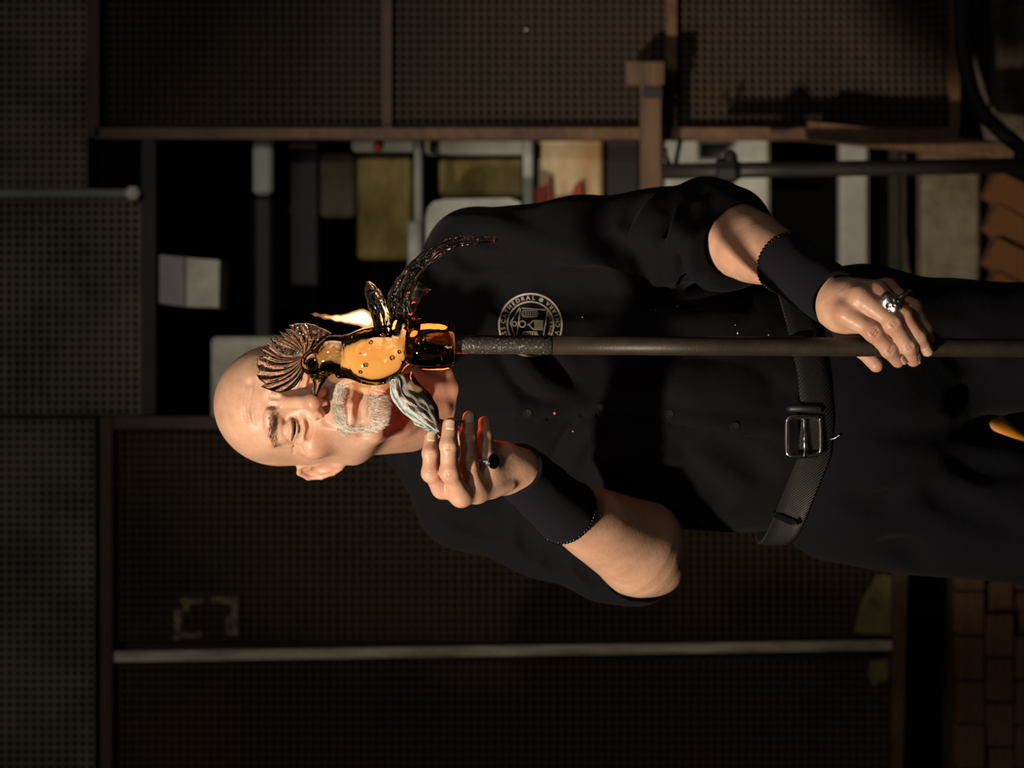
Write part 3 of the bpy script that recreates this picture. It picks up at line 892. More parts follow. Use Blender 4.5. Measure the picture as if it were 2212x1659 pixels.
# left hand (viewer's right): fingers draped over the pipe, thumb behind it
wl = W(1788, 634, -.372)
fl = [[W(1828, 678, -.425), W(1888, 716, -.437), W(1922, 755, -.430), W(1941, 779, -.419)],
      [W(1860, 643, -.428), W(1927, 697, -.440), W(1961, 748, -.431), W(1972, 776, -.418)],
      [W(1893, 631, -.420), W(1951, 681, -.434), W(1985, 728, -.428), W(2001, 755, -.420)],
      [W(1917, 624, -.402), W(1972, 664, -.416), W(1999, 712, -.412), W(2008, 738, -.404)]]
rl = [(.0112, .0108, .0096, .0080), (.0116, .0106, .0096, .0082), (.0108, .0098, .0088, .0076), (.0096, .0086, .0078, .0068)]
ell_l = W(1556, 492, -.150)
allp = [wl, ell_l] + [p for q in fl for p in q] + [W(1894, 795, -.38)]
F = limb_field(allp, .05, .00135)
F.add(cone(ell_l, W(1625, 530, -.215), .0425, .040))
F.add(cone(W(1625, 530, -.215), W(1704, 570, -.295), .040, .0325), .006)
F.add(cone(W(1704, 570, -.295), wl, .0325, .0285), .006)
F.add(cone(W(1570, 545, -.16), W(1640, 566, -.225), .026, .02), .02)
hand(F, wl, fl, rl, palm_off=(0, .016, 0))
F.add(ell(W(1840, 660, -.402), (.026, .018, .036)), .015)
th = [W(1800, 678, -.388), W(1826, 716, -.384), W(1864, 752, -.374), W(1893, 788, -.384)]
chain(F, th, [.0165, .0135, .0112, .0088], .014, .004)
F.add(cone(W(1815, 690, -.402), W(1850, 700, -.415), .012, .010), .012)
for m, p, d, t in fl:                                            # tendons and knuckle folds
    F.add(cone(m + Vector((0, -.004, 0)), W(1800, 625, -.385) + (m - fl[1][0]) * .35, .0048, .0028), .009)
creases(F, fl, rl, True)
for pts in (((1800, 628), (1822, 634), (1845, 622), (1872, 610)), ((1806, 655), (1828, 650), (1842, 640))):
    F2 = [W(x, y, -.418 + .02 * ((x < 1815) + (x < 1800))) for x, y in pts]
    chain(F, F2, [.0018] * len(F2), .004)
LN = [Vector(q) for q in ((.5, -.8, -.45), (.55, -.75, -.5), (-.1, -1, -.1))]
for (m, p, d, t), r, n_ in list(zip(fl, rl, LN))[:3]: nail_bed(F, d, t, r[3], n_)
finish(F, [(p, .012, .8) for q in fl for p in (q[0], q[1])] + [(q[3], .012, .4) for q in fl] + [(th[3], .015, .4)])

# ---- the rest of the body under the clothes (coarse, joined to the limbs inside the sleeves)
chest = W(1150, 830, .03)
F = Field((-.36, -.28, -.02), (.34, .24, 1.58), .009)
F.add(ell(chest, (.15, .10, .20)))
F.add(ell(W(1480, 860, .02), (.14, .105, .2)), .05)
F.add(cone(W(1000, 850, 0), W(1000, 600, .02), .05, .045), .03); F.add(cone(W(1000, 850, 0), W(1015, 1075, .02), .05, .045), .03)
F.add(cone(W(1020, 560, .0), ell_l, .038, .036), .02)
chain(F, [W(1020, 1075, .01), W(1330, 1196, -.03), elb], [.034, .034, .040], .02)
F.add(ell(W(1860, 905, .02), (.155, .10, .13)), .04)
LL = [W(1960, 764, .01), W(2250, 748, .0), Vector((.045, -.01, .46)), Vector((.055, .03, .09))]
RL = [W(1960, 1066, .02), W(2250, 1114, .01), Vector((-.185, .0, .46)), Vector((-.20, .04, .09))]
for L_ in (LL, RL):
    chain(F, L_, [.075, .068, .05, .036], .03)
v, f = F.mesh()
parts_v.append(v); parts_f.append(f); parts_t.append(np.tile(SKIN, (len(v), 1)))

n0 = 0; allf = []
for v_, f_ in zip(parts_v, parts_f):
    allf.append(f_ + n0); n0 += len(v_)
me = mesh_np('body', np.concatenate(parts_v), np.concatenate(allf))
a = me.attributes.new('tint', 'FLOAT_COLOR', 'POINT')
tt = np.concatenate(parts_t); a.data.foreach_set('color', np.c_[tt, np.ones(len(tt))].astype(np.float32).ravel())
link('body', me, M_SKIN, person)
hand_bvh = [BVHTree.FromPolygons([Vector(p) for p in parts_v[i].tolist()], parts_f[i].tolist()) for i in (1, 2)]

# ---- eyes
for s in (-1, 1):
    c = Vector((s * .031, -.0705, -.0005)); r = .0142
    gaze = Vector((.25, -1, -.30)).normalized()
    mb = MB(); mb.sphere((0, 0, 0), r, 24, 16, Matrix.Identity(3))
    q = Vector((0, 0, 1)).rotation_difference(gaze).to_matrix()
    mb.v = [tuple(from_head(c + q @ Vector(p))) for p in mb.v]
    o = mb.build('eye', M_EYEW, person, sm=True)
    o.data.materials.append(M_IRIS)
    cc = from_head(c); gw = RH @ gaze
    for p in o.data.polygons:
        if (Vector(p.center) - cc).normalized().dot(gw) > math.cos(math.radians(42)): p.material_index = 1

    P = [from_head(hp(s * x, z + 1.4, .5)) for x, z in spline(SLIT, 12)]
    mb = MB(); mb.tube(P, [.0004 + .0009 * math.sin(math.pi * i / 11) for i in range(12)], 6); mb.build('eyelashes', M_BROW, person, sm=True)

# ---- facial hair: real strands
def strands(name, n, centre, mask, direction, length, width, material, curl=.35, seed=1):
    r = np.random.default_rng(seed)
    nv = vnormals(hv, parts_f[0])
    w = mask(hv)
    cand = np.nonzero(w > .15)[0]
    pr = w[cand] / w[cand].sum()
    pick = r.choice(cand, n, p=pr)
    V = np.empty((n, 3, 3, 3)); 
    for q, i in enumerate(pick):
        p = hv[i] + (r.random(3) - .5) * .0012
        nn = nv[i]
        d = np.array(direction(hv[i])) ; d = d - nn * (d @ nn); d = d / (np.linalg.norm(d) + 1e-9)
        d = d + nn * .35 + (r.random(3) - .5) * curl * 2; d /= np.linalg.norm(d)
        L_ = length * (.6 + .7 * r.random()) * (.5 + .5 * min(1, w[i]))
        side = np.cross(d, nn); side /= np.linalg.norm(side) + 1e-9
        d2 = d - nn * .30 + (r.random(3) - .5) * curl
        d2 /= np.linalg.norm(d2)
        mid = p + d * L_ * .5; tip = mid + d2 * L_ * .5
        for j, (c, ww) in enumerate(((p - nn * .001, width), (mid, width * .8), (tip, width * .15))):
            up = np.cross(side, d)
            V[q, j, 0] = c + side * ww; V[q, j, 1] = c - side * ww; V[q, j, 2] = c + up * ww * 1.4
    fc = []
    for j in range(2):
        for k in range(3):
            k2 = (k + 1) % 3
            fc.append([j * 3 + k, j * 3 + k2, j * 3 + 3 + k2, j * 3 + 3 + k])
    Ff = (np.array(fc)[None] + (np.arange(n) * 9)[:, None, None]).reshape(-1, 4)
    me = mesh_np(name, V.reshape(-1, 3) @ RHn.T + np.array(HO), Ff)
    return link(name, me, material, person, kind='stuff')
front = lambda p: (p[:, 1] < -.045)
strands('moustache', 3200, None, lambda p: front(p) * np.clip(gauss(p, (0, -98, -59), (34, 30, 8)) + .9 * gauss(p, (30, -86, -66), (8, 14, 9)) + .9 * gauss(p, (-30, -86, -66), (8, 14, 9)) - .12, 0, 1) * (p[:, 2] > -.0735),
        lambda p: (np.sign(p[0]) * (.35 + abs(p[0]) * 14), 0, -1), .0085, .00020, M_HAIR, seed=3)
strands('goatee', 4200, None, lambda p: front(p) * np.clip(1.2 * gauss(p, (0, -84, -109), (27, 30, 13)) + gauss(p, (33, -78, -86), (8, 14, 16)) + gauss(p, (-33, -78, -86), (8, 14, 16)) - .15, 0, 1),
        lambda p: (p[0] * 5, -.3, -1), .0095, .00021, M_HAIR, seed=4)
for s in (-1, 1):
    strands('eyebrow', 300, None, lambda p: np.clip(gauss(p, (s * 18, -88, 18), (9, 14, 4)) + gauss(p, (s * 32, -84, 20.5), (11, 14, 3.6)) + .7 * gauss(p, (s * 45, -74, 17), (7, 14, 3)), 0, 1),
            lambda p: (s, 0, .25), .0085, .00017, M_BROW, seed=6 + s, curl=.2)

# ---- fingernails
def nail(c, along, n, w, l):
    """curved plate on the fingertip: c centre, along = finger direction, n = outward normal"""
    along = along.normalized(); n = (n - along * n.dot(along)).normalized(); sd = along.cross(n)
    vs, fs = [], []
    NX, NY = 7, 7
    for layer in (0, 1):
        for i in range(NX):
            for j in range(NY):
                u = (i / (NX - 1) - .5) * 2; t = (j / (NY - 1) - .5) * 2
                rr_ = 1 - .18 * max(0, abs(t) - .55) / .45
                th_ = u * 1.05 * rr_
                p = c + sd * (math.sin(th_) * w) + n * ((math.cos(th_) - 1) * w * .8 - layer * .0012 + (.0004 if layer == 0 else 0)) + along * (t * l - (abs(u) ** 3) * l * .12 * (1 if t > 0 else -1))
                vs.append(p)
    o = NX * NY
    for i in range(NX - 1):
        for j in range(NY - 1):
            a_ = i * NY + j; q = (a_, a_ + 1, a_ + NY + 1, a_ + NY)
            fs.append(q); fs.append(tuple(reversed([x + o for x in q])))
    for i in range(NX - 1):
        for j in (0, NY - 1):
            a_ = i * NY + j; fs.append((a_, a_ + NY, a_ + NY + o, a_ + o))
    for j in range(NY - 1):
        for i in (0, NX - 1):
            a_ = i * NY + j; fs.append((a_, a_ + 1, a_ + 1 + o, a_ + o))
    mb = MB(); mb.add(vs, fs)
    mb.build('fingernail', M_NAIL, person, sm=True)
for (m, p, d, t), r in list(zip(fr, rr))[:3]:
    ax = t - d
    n_ = Vector((0, -1, .0)); n_ = (n_ - ax.normalized() * n_.dot(ax.normalized())).normalized()
    c = d.lerp(t, .92) + n_ * (r[3] * 1.02 + .0006)
    nail(c, ax, n_, r[3] * .78, .0060)
for (m, p, d, t), r, nx in list(zip(fl, rl, ((.5, -.8, -.45), (.55, -.75, -.5), (-.1, -1, -.1))))[:3]:
    ax = t - d
    n_ = Vector(nx); n_ = (n_ - ax.normalized() * n_.dot(ax.normalized())).normalized()
    c = d.lerp(t, .95) + n_ * (r[3] * 1.02 + .0006)
    nail(c, ax, n_, r[3] * .78, .0058)

# ---- shirt
F = Field((-.36, -.30, .98), (.34, .22, 1.60), .0037)
F.add(ell(W(1150, 835, .03), (.182, .135, .21)))
F.add(ell(W(1470, 858, .01), (.166, .150, .23)), .06)
F.add(cone(W(1650, 868, .01), W(1760, 872, .01), .150, .150, (0, 1, 0), .84), .05)
F.add(cone(W(925, 885, .02), W(1012, 1078, .015), .050, .060), .04)
F.add(cone(W(1000, 857, -.040), W(1130, 850, -.050), .060, .090), .03)
F.add(cone(W(925, 830, .02), W(1025, 560, .015), .050, .060), .04)
# sleeves
chain(F, [W(1015, 1078, .01), W(1180, 1148, -.0), W(1310, 1196, -.03), W(1372, 1212, -.05)], [.062, .057, .057, .058], .02, .02)
chain(F, [W(1030, 558, .002), W(1250, 527, -.062), W(1420, 520, -.108), W(1530, 496, -.14)], [.062, .057, .061, .063], .02, .02)
cu = (wl - ell_l).normalized()                                         # rolled cuff on the left sleeve
c0 = W(1526, 494, -.132)
F.add(cone(c0, c0 + cu * .036, .0655, .0675), .003)
F.sub(ell(c0 - cu * .004, (.0001,) * 3), 0)
for th in range(0, 360, 40):
    a_ = cu.orthogonal().normalized(); b_ = cu.cross(a_); u_ = a_ * math.cos(math.radians(th)) + b_ * math.sin(math.radians(th))
    F.sub(cone(c0 + cu * .0 + u_ * .071, c0 + cu * .05 + u_ * .0735 + b_ * .006, .005, .0065), .010)
# coarse pass: where the cloth lies, to lay folds and stitching on it
v, f = F.mesh()
shirt_bvh0 = BVHTree.FromPolygons([Vector(p) for p in v.tolist()], f.tolist())
def on(bvh, x, y, off=0.0):
    """point of the cloth where photograph pixel (x, y) falls"""
    a = W(x, y, -1.0); b = W(x, y, 1.0)
    h = bvh.ray_cast(a, (b - a).normalized())
    return (h[0] + h[1] * off, h[1]) if h[0] is not None else (W(x, y, -.1), Vector((0, -1, 0)))
def fold(pts, r0, r1, k, op, off=0.0, n=12):
    q = spline([(x, y) for x, y in pts], n)
    P = [on(shirt_bvh0, x, y, off)[0] for x, y in q]
    m = len(P)
    chain(F, P, [r0 + (r1 - r0) * abs(2 * i / (m - 1) - 1) for i in range(m)], k, None, op)
G_ = [  # grooves: points, depth, half width
    ([(1060, 740), (1097, 780), (1129, 829), (1178, 865), (1227, 890)], .006, .011), ([(1110, 725), (1150, 762), (1190, 800), (1225, 850)], .004, .011),
    ([(1205, 1005), (1240, 950), (1278, 906)], .004, .009), ([(1235, 1062), (1290, 1030), (1360, 1003)], .005, .011),
    ([(1340, 1060), (1400, 1070), (1440, 1100)], .004, .009), ([(1040, 940), (1075, 980), (1090, 1010)], .005, .012),
    ([(984, 500), (1051, 503), (1089, 516), (1146, 546), (1184, 567), (1298, 598), (1400, 618)], .007, .011), ([(986, 543), (1013, 561), (1070, 569), (1146, 577)], .003, .006),
    ([(1045, 1150), (1052, 1105)], .004, .007), ([(1074, 1140), (1079, 1100)], .004, .007), ([(1172, 1178), (1206, 1230)], .006, .009), ([(1130, 1150), (1160, 1200)], .004, .009),
    ([(1250, 1215), (1290, 1260)], .005, .009), ([(960, 1100), (1010, 1130), (1080, 1150)], .004, .012),
    ([(1352, 520), (1370, 470), (1402, 430)], .012, .012), ([(1398, 620), (1412, 540), (1390, 490), (1420, 440)], .012, .010), ([(1440, 625), (1432, 560), (1446, 490), (1464, 430)], .012, .010),
    ([(1476, 620), (1466, 540), (1480, 470), (1500, 420)], .010, .008), ([(1300, 560), (1340, 530), (1390, 520)], .007, .012), ([(1380, 600), (1350, 560), (1340, 520)], .006, .010),
    ([(1500, 610), (1520, 560), (1512, 500), (1530, 440)], .006, .006),
    ([(1430, 700), (1520, 720), (1620, 700)], .006, .014), ([(1380, 650), (1480, 672), (1600, 650)], .006, .014), ([(1480, 780), (1560, 810), (1690, 850)], .008, .018),
    ([(1560, 960), (1620, 1000), (1660, 1030)], .006, .014), ([(1160, 640), (1300, 660), (1420, 690)], .004, .014), ([(1050, 620), (1090, 650), (1120, 640)], .003, .010),
    ([(1300, 700), (1420, 730), (1500, 700)], .005, .014), ([(1440, 980), (1500, 1040), (1560, 1090)], .006, .015),
]
def dish(pts, depth, half, op, n=14, k=.012):
    r = (half * half + depth * depth) / (2 * depth)
    q = spline([(x, y) for x, y in pts], n)
    for s_ in range(n - 1):
        pa, na = on(shirt_bvh0, *q[s_]); pb, nb_ = on(shirt_bvh0, *q[s_ + 1])
        ea, eb = math.sin(math.pi * (s_ + .3) / n), math.sin(math.pi * (s_ + 1.3) / n)
        sg = 1 if op == 'sub' else -1
        F.apply(cone(pa + na * sg * (r - depth * ea), pb + nb_ * sg * (r - depth * eb), r, r), k, op)
for pts, d_, h_ in G_:
    dish(pts, d_, h_, 'sub')
for pts, d_, h_ in (([(1086, 715), (1120, 762), (1150, 806), (1195, 838), (1245, 862)], .005, .009), ([(1222, 1000), (1258, 945), (1296, 908)], .003, .008),
               ([(1372, 520), (1394, 474), (1420, 432)], .005, .008), ([(1418, 622), (1426, 550), (1408, 500), (1440, 450)], .005, .008), ([(1458, 620), (1450, 555), (1464, 490), (1484, 430)], .005, .007),
               ([(1500, 600), (1486, 540), (1500, 480), (1516, 440)], .004, .006), ([(1400, 690), (1480, 700), (1590, 676)], .004, .012), ([(1300, 1010), (1360, 980), (1440, 985)], .003, .011),
               ([(990, 478), (1060, 485), (1150, 520), (1250, 560)], .003, .009), ([(1430, 830), (1520, 840), (1620, 830)], .004, .016)):
    dish(pts, d_, h_, 'add')
# button placket: a slightly raised strip, and the edge of the overlapping front
fold([(1010, 905), (1140, 893), (1296, 881), (1446, 894), (1588, 921), (1690, 930)], .016, .016, .006, 'add', -.0125, 24)
fold([(1030, 925), (1140, 908), (1296, 899), (1446, 913), (1588, 940), (1690, 950)], .0016, .0016, .003, 'sub', .0003, 24)
# collar: a raised band round the neck and two lapel flaps
col = [W(870, 985, -.01), W(905, 988, -.06), W(950, 972, -.095)]
chain(F, col, [.016, .018, .012], .008, .004)
col2 = [W(895, 720, .0), W(930, 740, -.06), W(965, 770, -.09)]
chain(F, col2, [.016, .018, .012], .008, .004)
chain(F, [W(870, 985, -.01), W(840, 940, .045), W(842, 860, .08), W(870, 770, .06), W(895, 720, .0)], [.016] * 5, .008, .004)
# openings: neck, sleeves, hem
F.sub(cone(W(700, 874, -.12), W(905, 864, -.045), .066, .064), .004)
F.sub(ell(W(905, 858, -.115), (.056, .06, .047)), .004)
F.sub(cone(W(1556, 492, -.150) - cu * .01, wl, .047, .040), .003)
cut = W(1552, 497, -.152) + cu * .05
F.sub(ell(cut + cu * .5, (.5, .5, .5)), .004)
cr = (wr - elb).normalized()
F.sub(cone(elb - cr * .01, elb.lerp(wr, .45), .0565, .046), .003)
F.sub(cone(elb, etip + Vector((-.02, 0, -.03)), .05, .045), .003)
F.sub(ell(W(1860, 1240, -.05), (.05, .3, .05)), .003)
v, f = F.mesh()
v = relax(v, f, 2, .5)
nv = vnormals(v, f)
v = v + nv * ((vnoise(v * np.array([1, 1, .6]) + v[:, [2, 0, 1]] * .4, 13, 2) - .5) * .007 + (vnoise(v, 32, 4) - .5) * .0022)[:, None]
me = mesh_np('shirt', v, f)
shirt = link('shirt', me, M_SHIRT, person, label='black button shirt with sleeves rolled to the elbow')
shirt_bvh = BVHTree.FromPolygons([Vector(p) for p in v.tolist()], f.tolist())

# undershirt with its round neckline
F = Field((-.2, -.22, 1.25), (.2, .14, 1.6), .005)
F.add(ell(W(1150, 840, .03), (.155, .106, .19)))
F.add(cone(W(940, 855, -.01), W(1020, 850, .0), .075, .1), .04)
F.add(cone(W(985, 857, -.042), W(1060, 852, -.040), .054, .066), .03)
F.sub(cone(W(700, 874, -.12), W(905, 864, -.045), .066, .064), .004)
F.sub(ell(W(905, 862, -.115), (.058, .06, .046)), .004)
F.sub(ell(W(1400, 850, 0), (.3, .3, .12)), 0)
v, f = F.mesh()
link('undershirt', mesh_np('undershirt', relax(v, f, 2), f), M_TEE, person, label='black crew neck undershirt')

# buttons
for x, y in ((1140, 893), (1297, 881), (1446, 894), (1588, 921)):
    p, n = on(shirt_bvh, x, y)
    n = (n + Vector((0, -1, 0)) * 1.5).normalized()
    mb = MB(); mb.lathe(p - n * .001, n, [(0, .0058), (.0018, .0056), (.0024, .0050), (.0024, .0042), (.0014, .0034), (.0014, 0)], 20)
    b = mb.build('button', M_BUTTON, shirt)

# ---- wrist bands, bead bracelets
def band(p0, p1, r0, r1, name='wristband', beads=True, n=40, dirv=None):
    ax = (p1 - p0).normalized(); L_ = (p1 - p0).length
    mb = MB()
    prof = [(0, r0 - .004), (-.0008, r0 - .0005), (.001, r0 + .0008), (.004, r0)]
    for i in range(1, 9):
        t = i / 9; prof.append((L_ * t, r0 + (r1 - r0) * t + .0007 * math.sin(i * 1.9)))
    prof += [(L_ - .002, r1 + .0004), (L_, r1), (L_ + .0006, r1 - .004)]
    mb.lathe(p0, ax, prof, n, wob=lambda t, th: 1 + .015 * math.sin(3 * th + t * 60) + .01 * math.sin(5 * th - t * 90))
    return mb.build(name, M_BAND, person, sm=True)
pr0, pr1 = W(1222, 1106, -.222), W(1116, 1014, -.328)
band(pr0, pr1, .0382, .0325)
pl0, pl1 = W(1700, 568, -.291), W(1806, 646, -.392)
band(pl0, pl1, .0365, .0338)
def bracelet(c, ax, r, nb_, br, label):
    ax = ax.normalized(); a = ax.orthogonal().normalized(); b = ax.cross(a)
    root = bpy.data.objects.new('bead_bracelet', None); root.empty_display_size = .02; COL.objects.link(root)
    root.parent = person; root.matrix_parent_inverse = parent_inv(person); root['label'] = label
    mb = MB(); mb.sphere((0, 0, 0), br, 10, 8)
    o = mb.build('bead', M_BEAD, root, sm=True)
    for i in range(nb_):
        th = 2 * math.pi * i / nb_
        q = o if i == 0 else o.copy()
        if i: COL.objects.link(q)
        q.location = c + a * (r * math.cos(th)) + b * (r * math.sin(th))
bracelet(pr0 - (pr1 - pr0).normalized() * .001, pr1 - pr0, .0386, 60, .0024, 'thin bracelet of tiny black glass beads')
bracelet(pl0 - (pl1 - pl0).normalized() * .0015 , pl1 - pl0, .0362, 48, .0026, 'bracelet of black beads above the band')

# ---- rings
def ring_band(c, ax, r, w, mat_, name, parent, n=28):
    mb = MB()
    mb.lathe(c - ax.normalized() * w / 2, ax, [(0, r), (0, r + .0016), (w * .5, r + .0021), (w, r + .0016), (w, r), (0, r)], n)
    return mb.build(name, mat_, parent, sm=True)
m_, p_, d_, t_ = fr[3]
ax = (d_ - m_).normalized(); rc = p_.lerp(m_, .12)
rg = ring_band(rc, ax, .0102, .0080, M_SILVER, 'signet_ring', person)
rg['label'] = 'silver signet ring with a black face'
nrm = Vector((.05, -.78, -.62)); nrm = (nrm - ax * nrm.dot(ax)).normalized()
mb = MB(); mb.lathe(rc + nrm * .0098, nrm, [(0, .0074), (.0016, .0092), (.0030, .0090), (.0030, 0)], 28, sq=.92); mb.build('ring_bezel', M_SILVER, rg)
mb = MB(); mb.lathe(rc + nrm * .0126, nrm, [(0, .0082), (.0008, .0080), (.0009, 0)], 28, sq=.92); mb.build('ring_stone', M_ONYX, rg)
# skull ring on the left ring finger, coiled ring on the little finger
m_, p_, d_, t_ = fl[2]
ax = (p_ - m_).normalized(); rc = m_.lerp(p_, .62)
sk = ring_band(rc, ax, .0102, .006, M_SILVER, 'skull_ring', person); sk['label'] = 'silver skull ring'
out = Vector((-.10, -1, -.05)); out = (out - ax * out.dot(ax)).normalized()
F = Field(list(rc + out * .014 - Vector((.026,) * 3)), list(rc + out * .014 + Vector((.026,) * 3)), .0005)
up = -Vector((ax.x * .0 , 0, 0)); 
sx = ax; sy = out.cross(sx).normalized()
K_ = 1.32
S = lambda x, y, z: rc + out * (.0095 + z * K_) + sx * (x * K_) + sy * (y * K_)     # x along finger (crown towards the wrist), z outwards
F.add(ell(S(-.004, 0, .002), (.0082 * K_, .0076 * K_, .0076 * K_)))
F.add(ell(S(.004, 0, .0015), (.0062 * K_, .0052 * K_, .0052 * K_)), .003)
F.add(cone(S(-.0005, -.005, .0048), S(-.0005, .005, .0048), .0016, .0016), .002)
for s in (-1, 1):
    F.sub(ell(S(.0012, s * .0031, .0082), (.0023 * K_,) * 3), .001)
    F.add(ell(S(.0035, s * .0055, .003), (.0022 * K_,) * 3), .0015)
F.sub(ell(S(.0042, 0, .0074), (.0013 * K_, .0013 * K_, .002 * K_)), .0006)
F.sub(cone(S(.0072, -.005, .0062), S(.0072, .005, .0062), .0006, .0006), .0004)
for i in range(-3, 4):
    F.sub(cone(S(.0056, i * .0014, .0068), S(.0088, i * .0013, .0062), .00035, .00035), .0002)
v, f = F.mesh(); link('skull', mesh_np('skull', v, f), M_SILVER, sk)
m_, p_, d_, t_ = fl[3]
ax = (p_ - m_).normalized(); rc = m_.lerp(p_, .58)
mb = MB()
a_ = ax.orthogonal().normalized(); b_ = ax.cross(a_)
mb.tube([rc + a_ * .0122 * math.cos(t) + b_ * .0122 * math.sin(t) + ax * (.0022 * math.sin(t * .5)) for t in np.linspace(0, 2 * math.pi, 60)], lambda i, th: .0022 + .0005 * (i % 2), 8)
o = mb.build('textured_ring', M_SILVER, person, sm=True); o['label'] = 'silver ring with beaded texture'

# ---- trousers
F = Field((-.42, -.26, .09), (.36, .24, 1.10), .006)
F.add(cone(W(1730, 868, .01), W(1800, 880, .01), .158, .170, (0, 1, 0), .84))
F.add(ell(W(1860, 905, .01), (.186, .145, .138)), .05)
chain(F, [W(1960, 764, .0), W(2240, 748, -.01), Vector((.050, -.02, .46)), Vector((.055, .02, .13))], [.098, .079, .070, .062], .02, .012)
chain(F, [W(1965, 1064, .01), W(2240, 1114, .0), Vector((-.185, -.01, .46)), Vector((-.20, .03, .13))], [.104, .087, .074, .064], .02, .012)
F.sub(ell(W(1560, 868, .01), (.4, .4, .085)), .002)
v, f = F.mesh()
tb0 = BVHTree.FromPolygons([Vector(p) for p in v.tolist()], f.tolist())
for pts, r in (([(1880, 930), (2000, 935), (2130, 925)], .006), ([(1990, 700), (2080, 760), (2150, 860)], .008), ([(2000, 1050), (2080, 1100), (2210, 1150)], .009), ([(1900, 1180), (1960, 1190), (1985, 1225)], .007),
               ([(2050, 880), (2110, 840), (2200, 820)], .008), ([(2040, 980), (2120, 1010), (2200, 1010)], .008), ([(1830, 1080), (1900, 1090), (1950, 1060)], .005)):
    P = [q_[0] + q_[1] * (r * 1.1) for q_ in (on(tb0, x, y) for x, y in spline(pts, 10))]
    chain(F, P, [r * 1.6 * math.sin(math.pi * (i + .6) / 11) for i in range(10)], .02, None, 'sub')
v, f = F.mesh(); v = relax(v, f, 2)
nv = vnormals(v, f); v = v + nv * ((vnoise(v, 22, 6) - .5) * .004)[:, None]
trousers = link('trousers', mesh_np('trousers', v, f), M_TROUSER, person, label='black trousers')
tr_bvh = BVHTree.FromPolygons([Vector(p) for p in v.tolist()], f.tolist())

# ---- belt following the waist, with buckle
m, nt, b = nodes('braided_leather')
b.inputs['Base Color'].default_value = (.010, .0095, .009, 1); b.inputs['Roughness'].default_value = .5
N, L = nt.nodes, nt.links
uv = N.new('ShaderNodeUVMap'); mp = N.new('ShaderNodeMapping'); mp.inputs['Scale'].default_value = (150, 7, 1)
L.new(uv.outputs[0], mp.inputs[0])
w1 = N.new('ShaderNodeTexWave'); w1.bands_direction = 'DIAGONAL'; w1.inputs['Scale'].default_value = .8; w1.inputs['Distortion'].default_value = 0
L.new(mp.outputs[0], w1.inputs['Vector'])
ck = N.new('ShaderNodeTexChecker'); ck.inputs['Scale'].default_value = 1.0; L.new(mp.outputs[0], ck.inputs['Vector'])
mt = N.new('ShaderNodeMath'); mt.operation = 'ADD'; L.new(w1.outputs['Fac'], mt.inputs[0]); L.new(ck.outputs['Fac'], mt.inputs[1])
bp = N.new('ShaderNodeBump'); bp.inputs['Distance'].default_value = .002; bp.inputs['Strength'].default_value = 1
L.new(mt.outputs[0], bp.inputs['Height']); L.new(bp.outputs[0], b.inputs['Normal'])
M_BELT = m
wc = W(1740, 868, .01)
def waist_z(th):      # th = 0 at the front, + towards the viewer's right
    dx = math.sin(th) * .165
    px_ = 868 - dx * 1716
    xs = np.interp(px_, [560, 690, 800, 905, 985, 1130, 1180], [1690, 1718, 1736, 1742, 1736, 1682, 1660])
    return ZC - (xs - 1106) * 4.0 / FPX
n = 120; ring = []
for i in range(n):
    th = 2 * math.pi * i / n - math.pi
    d = Vector((math.sin(th), -math.cos(th), 0))
    front_ = max(0, math.cos(th))
    z = waist_z(th) if abs(th) < math.pi / 2 else waist_z(math.copysign(math.pi / 2, th))
    row = []
    for w_ in (-1, -.4, .4, 1):
        zz = z + w_ * .0195
        best = .13
        for bv in (tr_bvh, shirt_bvh):
            h = bv.ray_cast(Vector((wc.x, wc.y, zz)) + d * .5, -d, .6)
            if h[0] is not None: best = max(best, .5 - (h[0] - (Vector((wc.x, wc.y, zz)) + d * .5)).length)
        row.append((zz, best))
    r = max(q[1] for q in row) 
    ring.append((d, row, r))
vs, fs, uvs = [], [], []
rs = np.array([q[2] for q in ring]); rs = np.array([max(rs[(i + k) % n] for k in (-1, 0, 1)) for i in range(n)])
rs = sum(np.roll(rs, k) for k in (-2, -1, 0, 1, 2)) / 5
for i, (d, row, r) in enumerate(ring):
    for w_, (zz, _) in zip((-1, -.4, .4, 1), row):
        vs.append(Vector((wc.x, wc.y, zz)) + d * (rs[i] + .0015 + (.0032 if abs(w_) < .9 else .0018)))
    for zz in (row[3][0], row[0][0]):
        vs.append(Vector((wc.x, wc.y, zz)) + d * (rs[i] - .002))
for i in range(n):
    j = (i + 1) % n
    for k in range(6):
        k2 = (k + 1) % 6
        fs.append((i * 6 + k, j * 6 + k, j * 6 + k2, i * 6 + k2))
me = bpy.data.meshes.new('belt'); me.from_pydata(vs, [], fs)
ul = me.uv_layers.new()
for p in me.polygons:
    for li in p.loop_indices:
        vi = me.loops[li].vertex_index; i, k = divmod(vi, 6)
        u = i / n
        if u == 0 and any(me.loops[l].vertex_index // 6 == n - 1 for l in p.loop_indices): u = 1.0
        ul.data[li].uv = (u, (0, .3, .7, 1, 1, 0)[k])
belt = link('belt', me, M_BELT, person, label='black braided leather belt')
belt_bvh = BVHTree.FromPolygons(vs, fs)
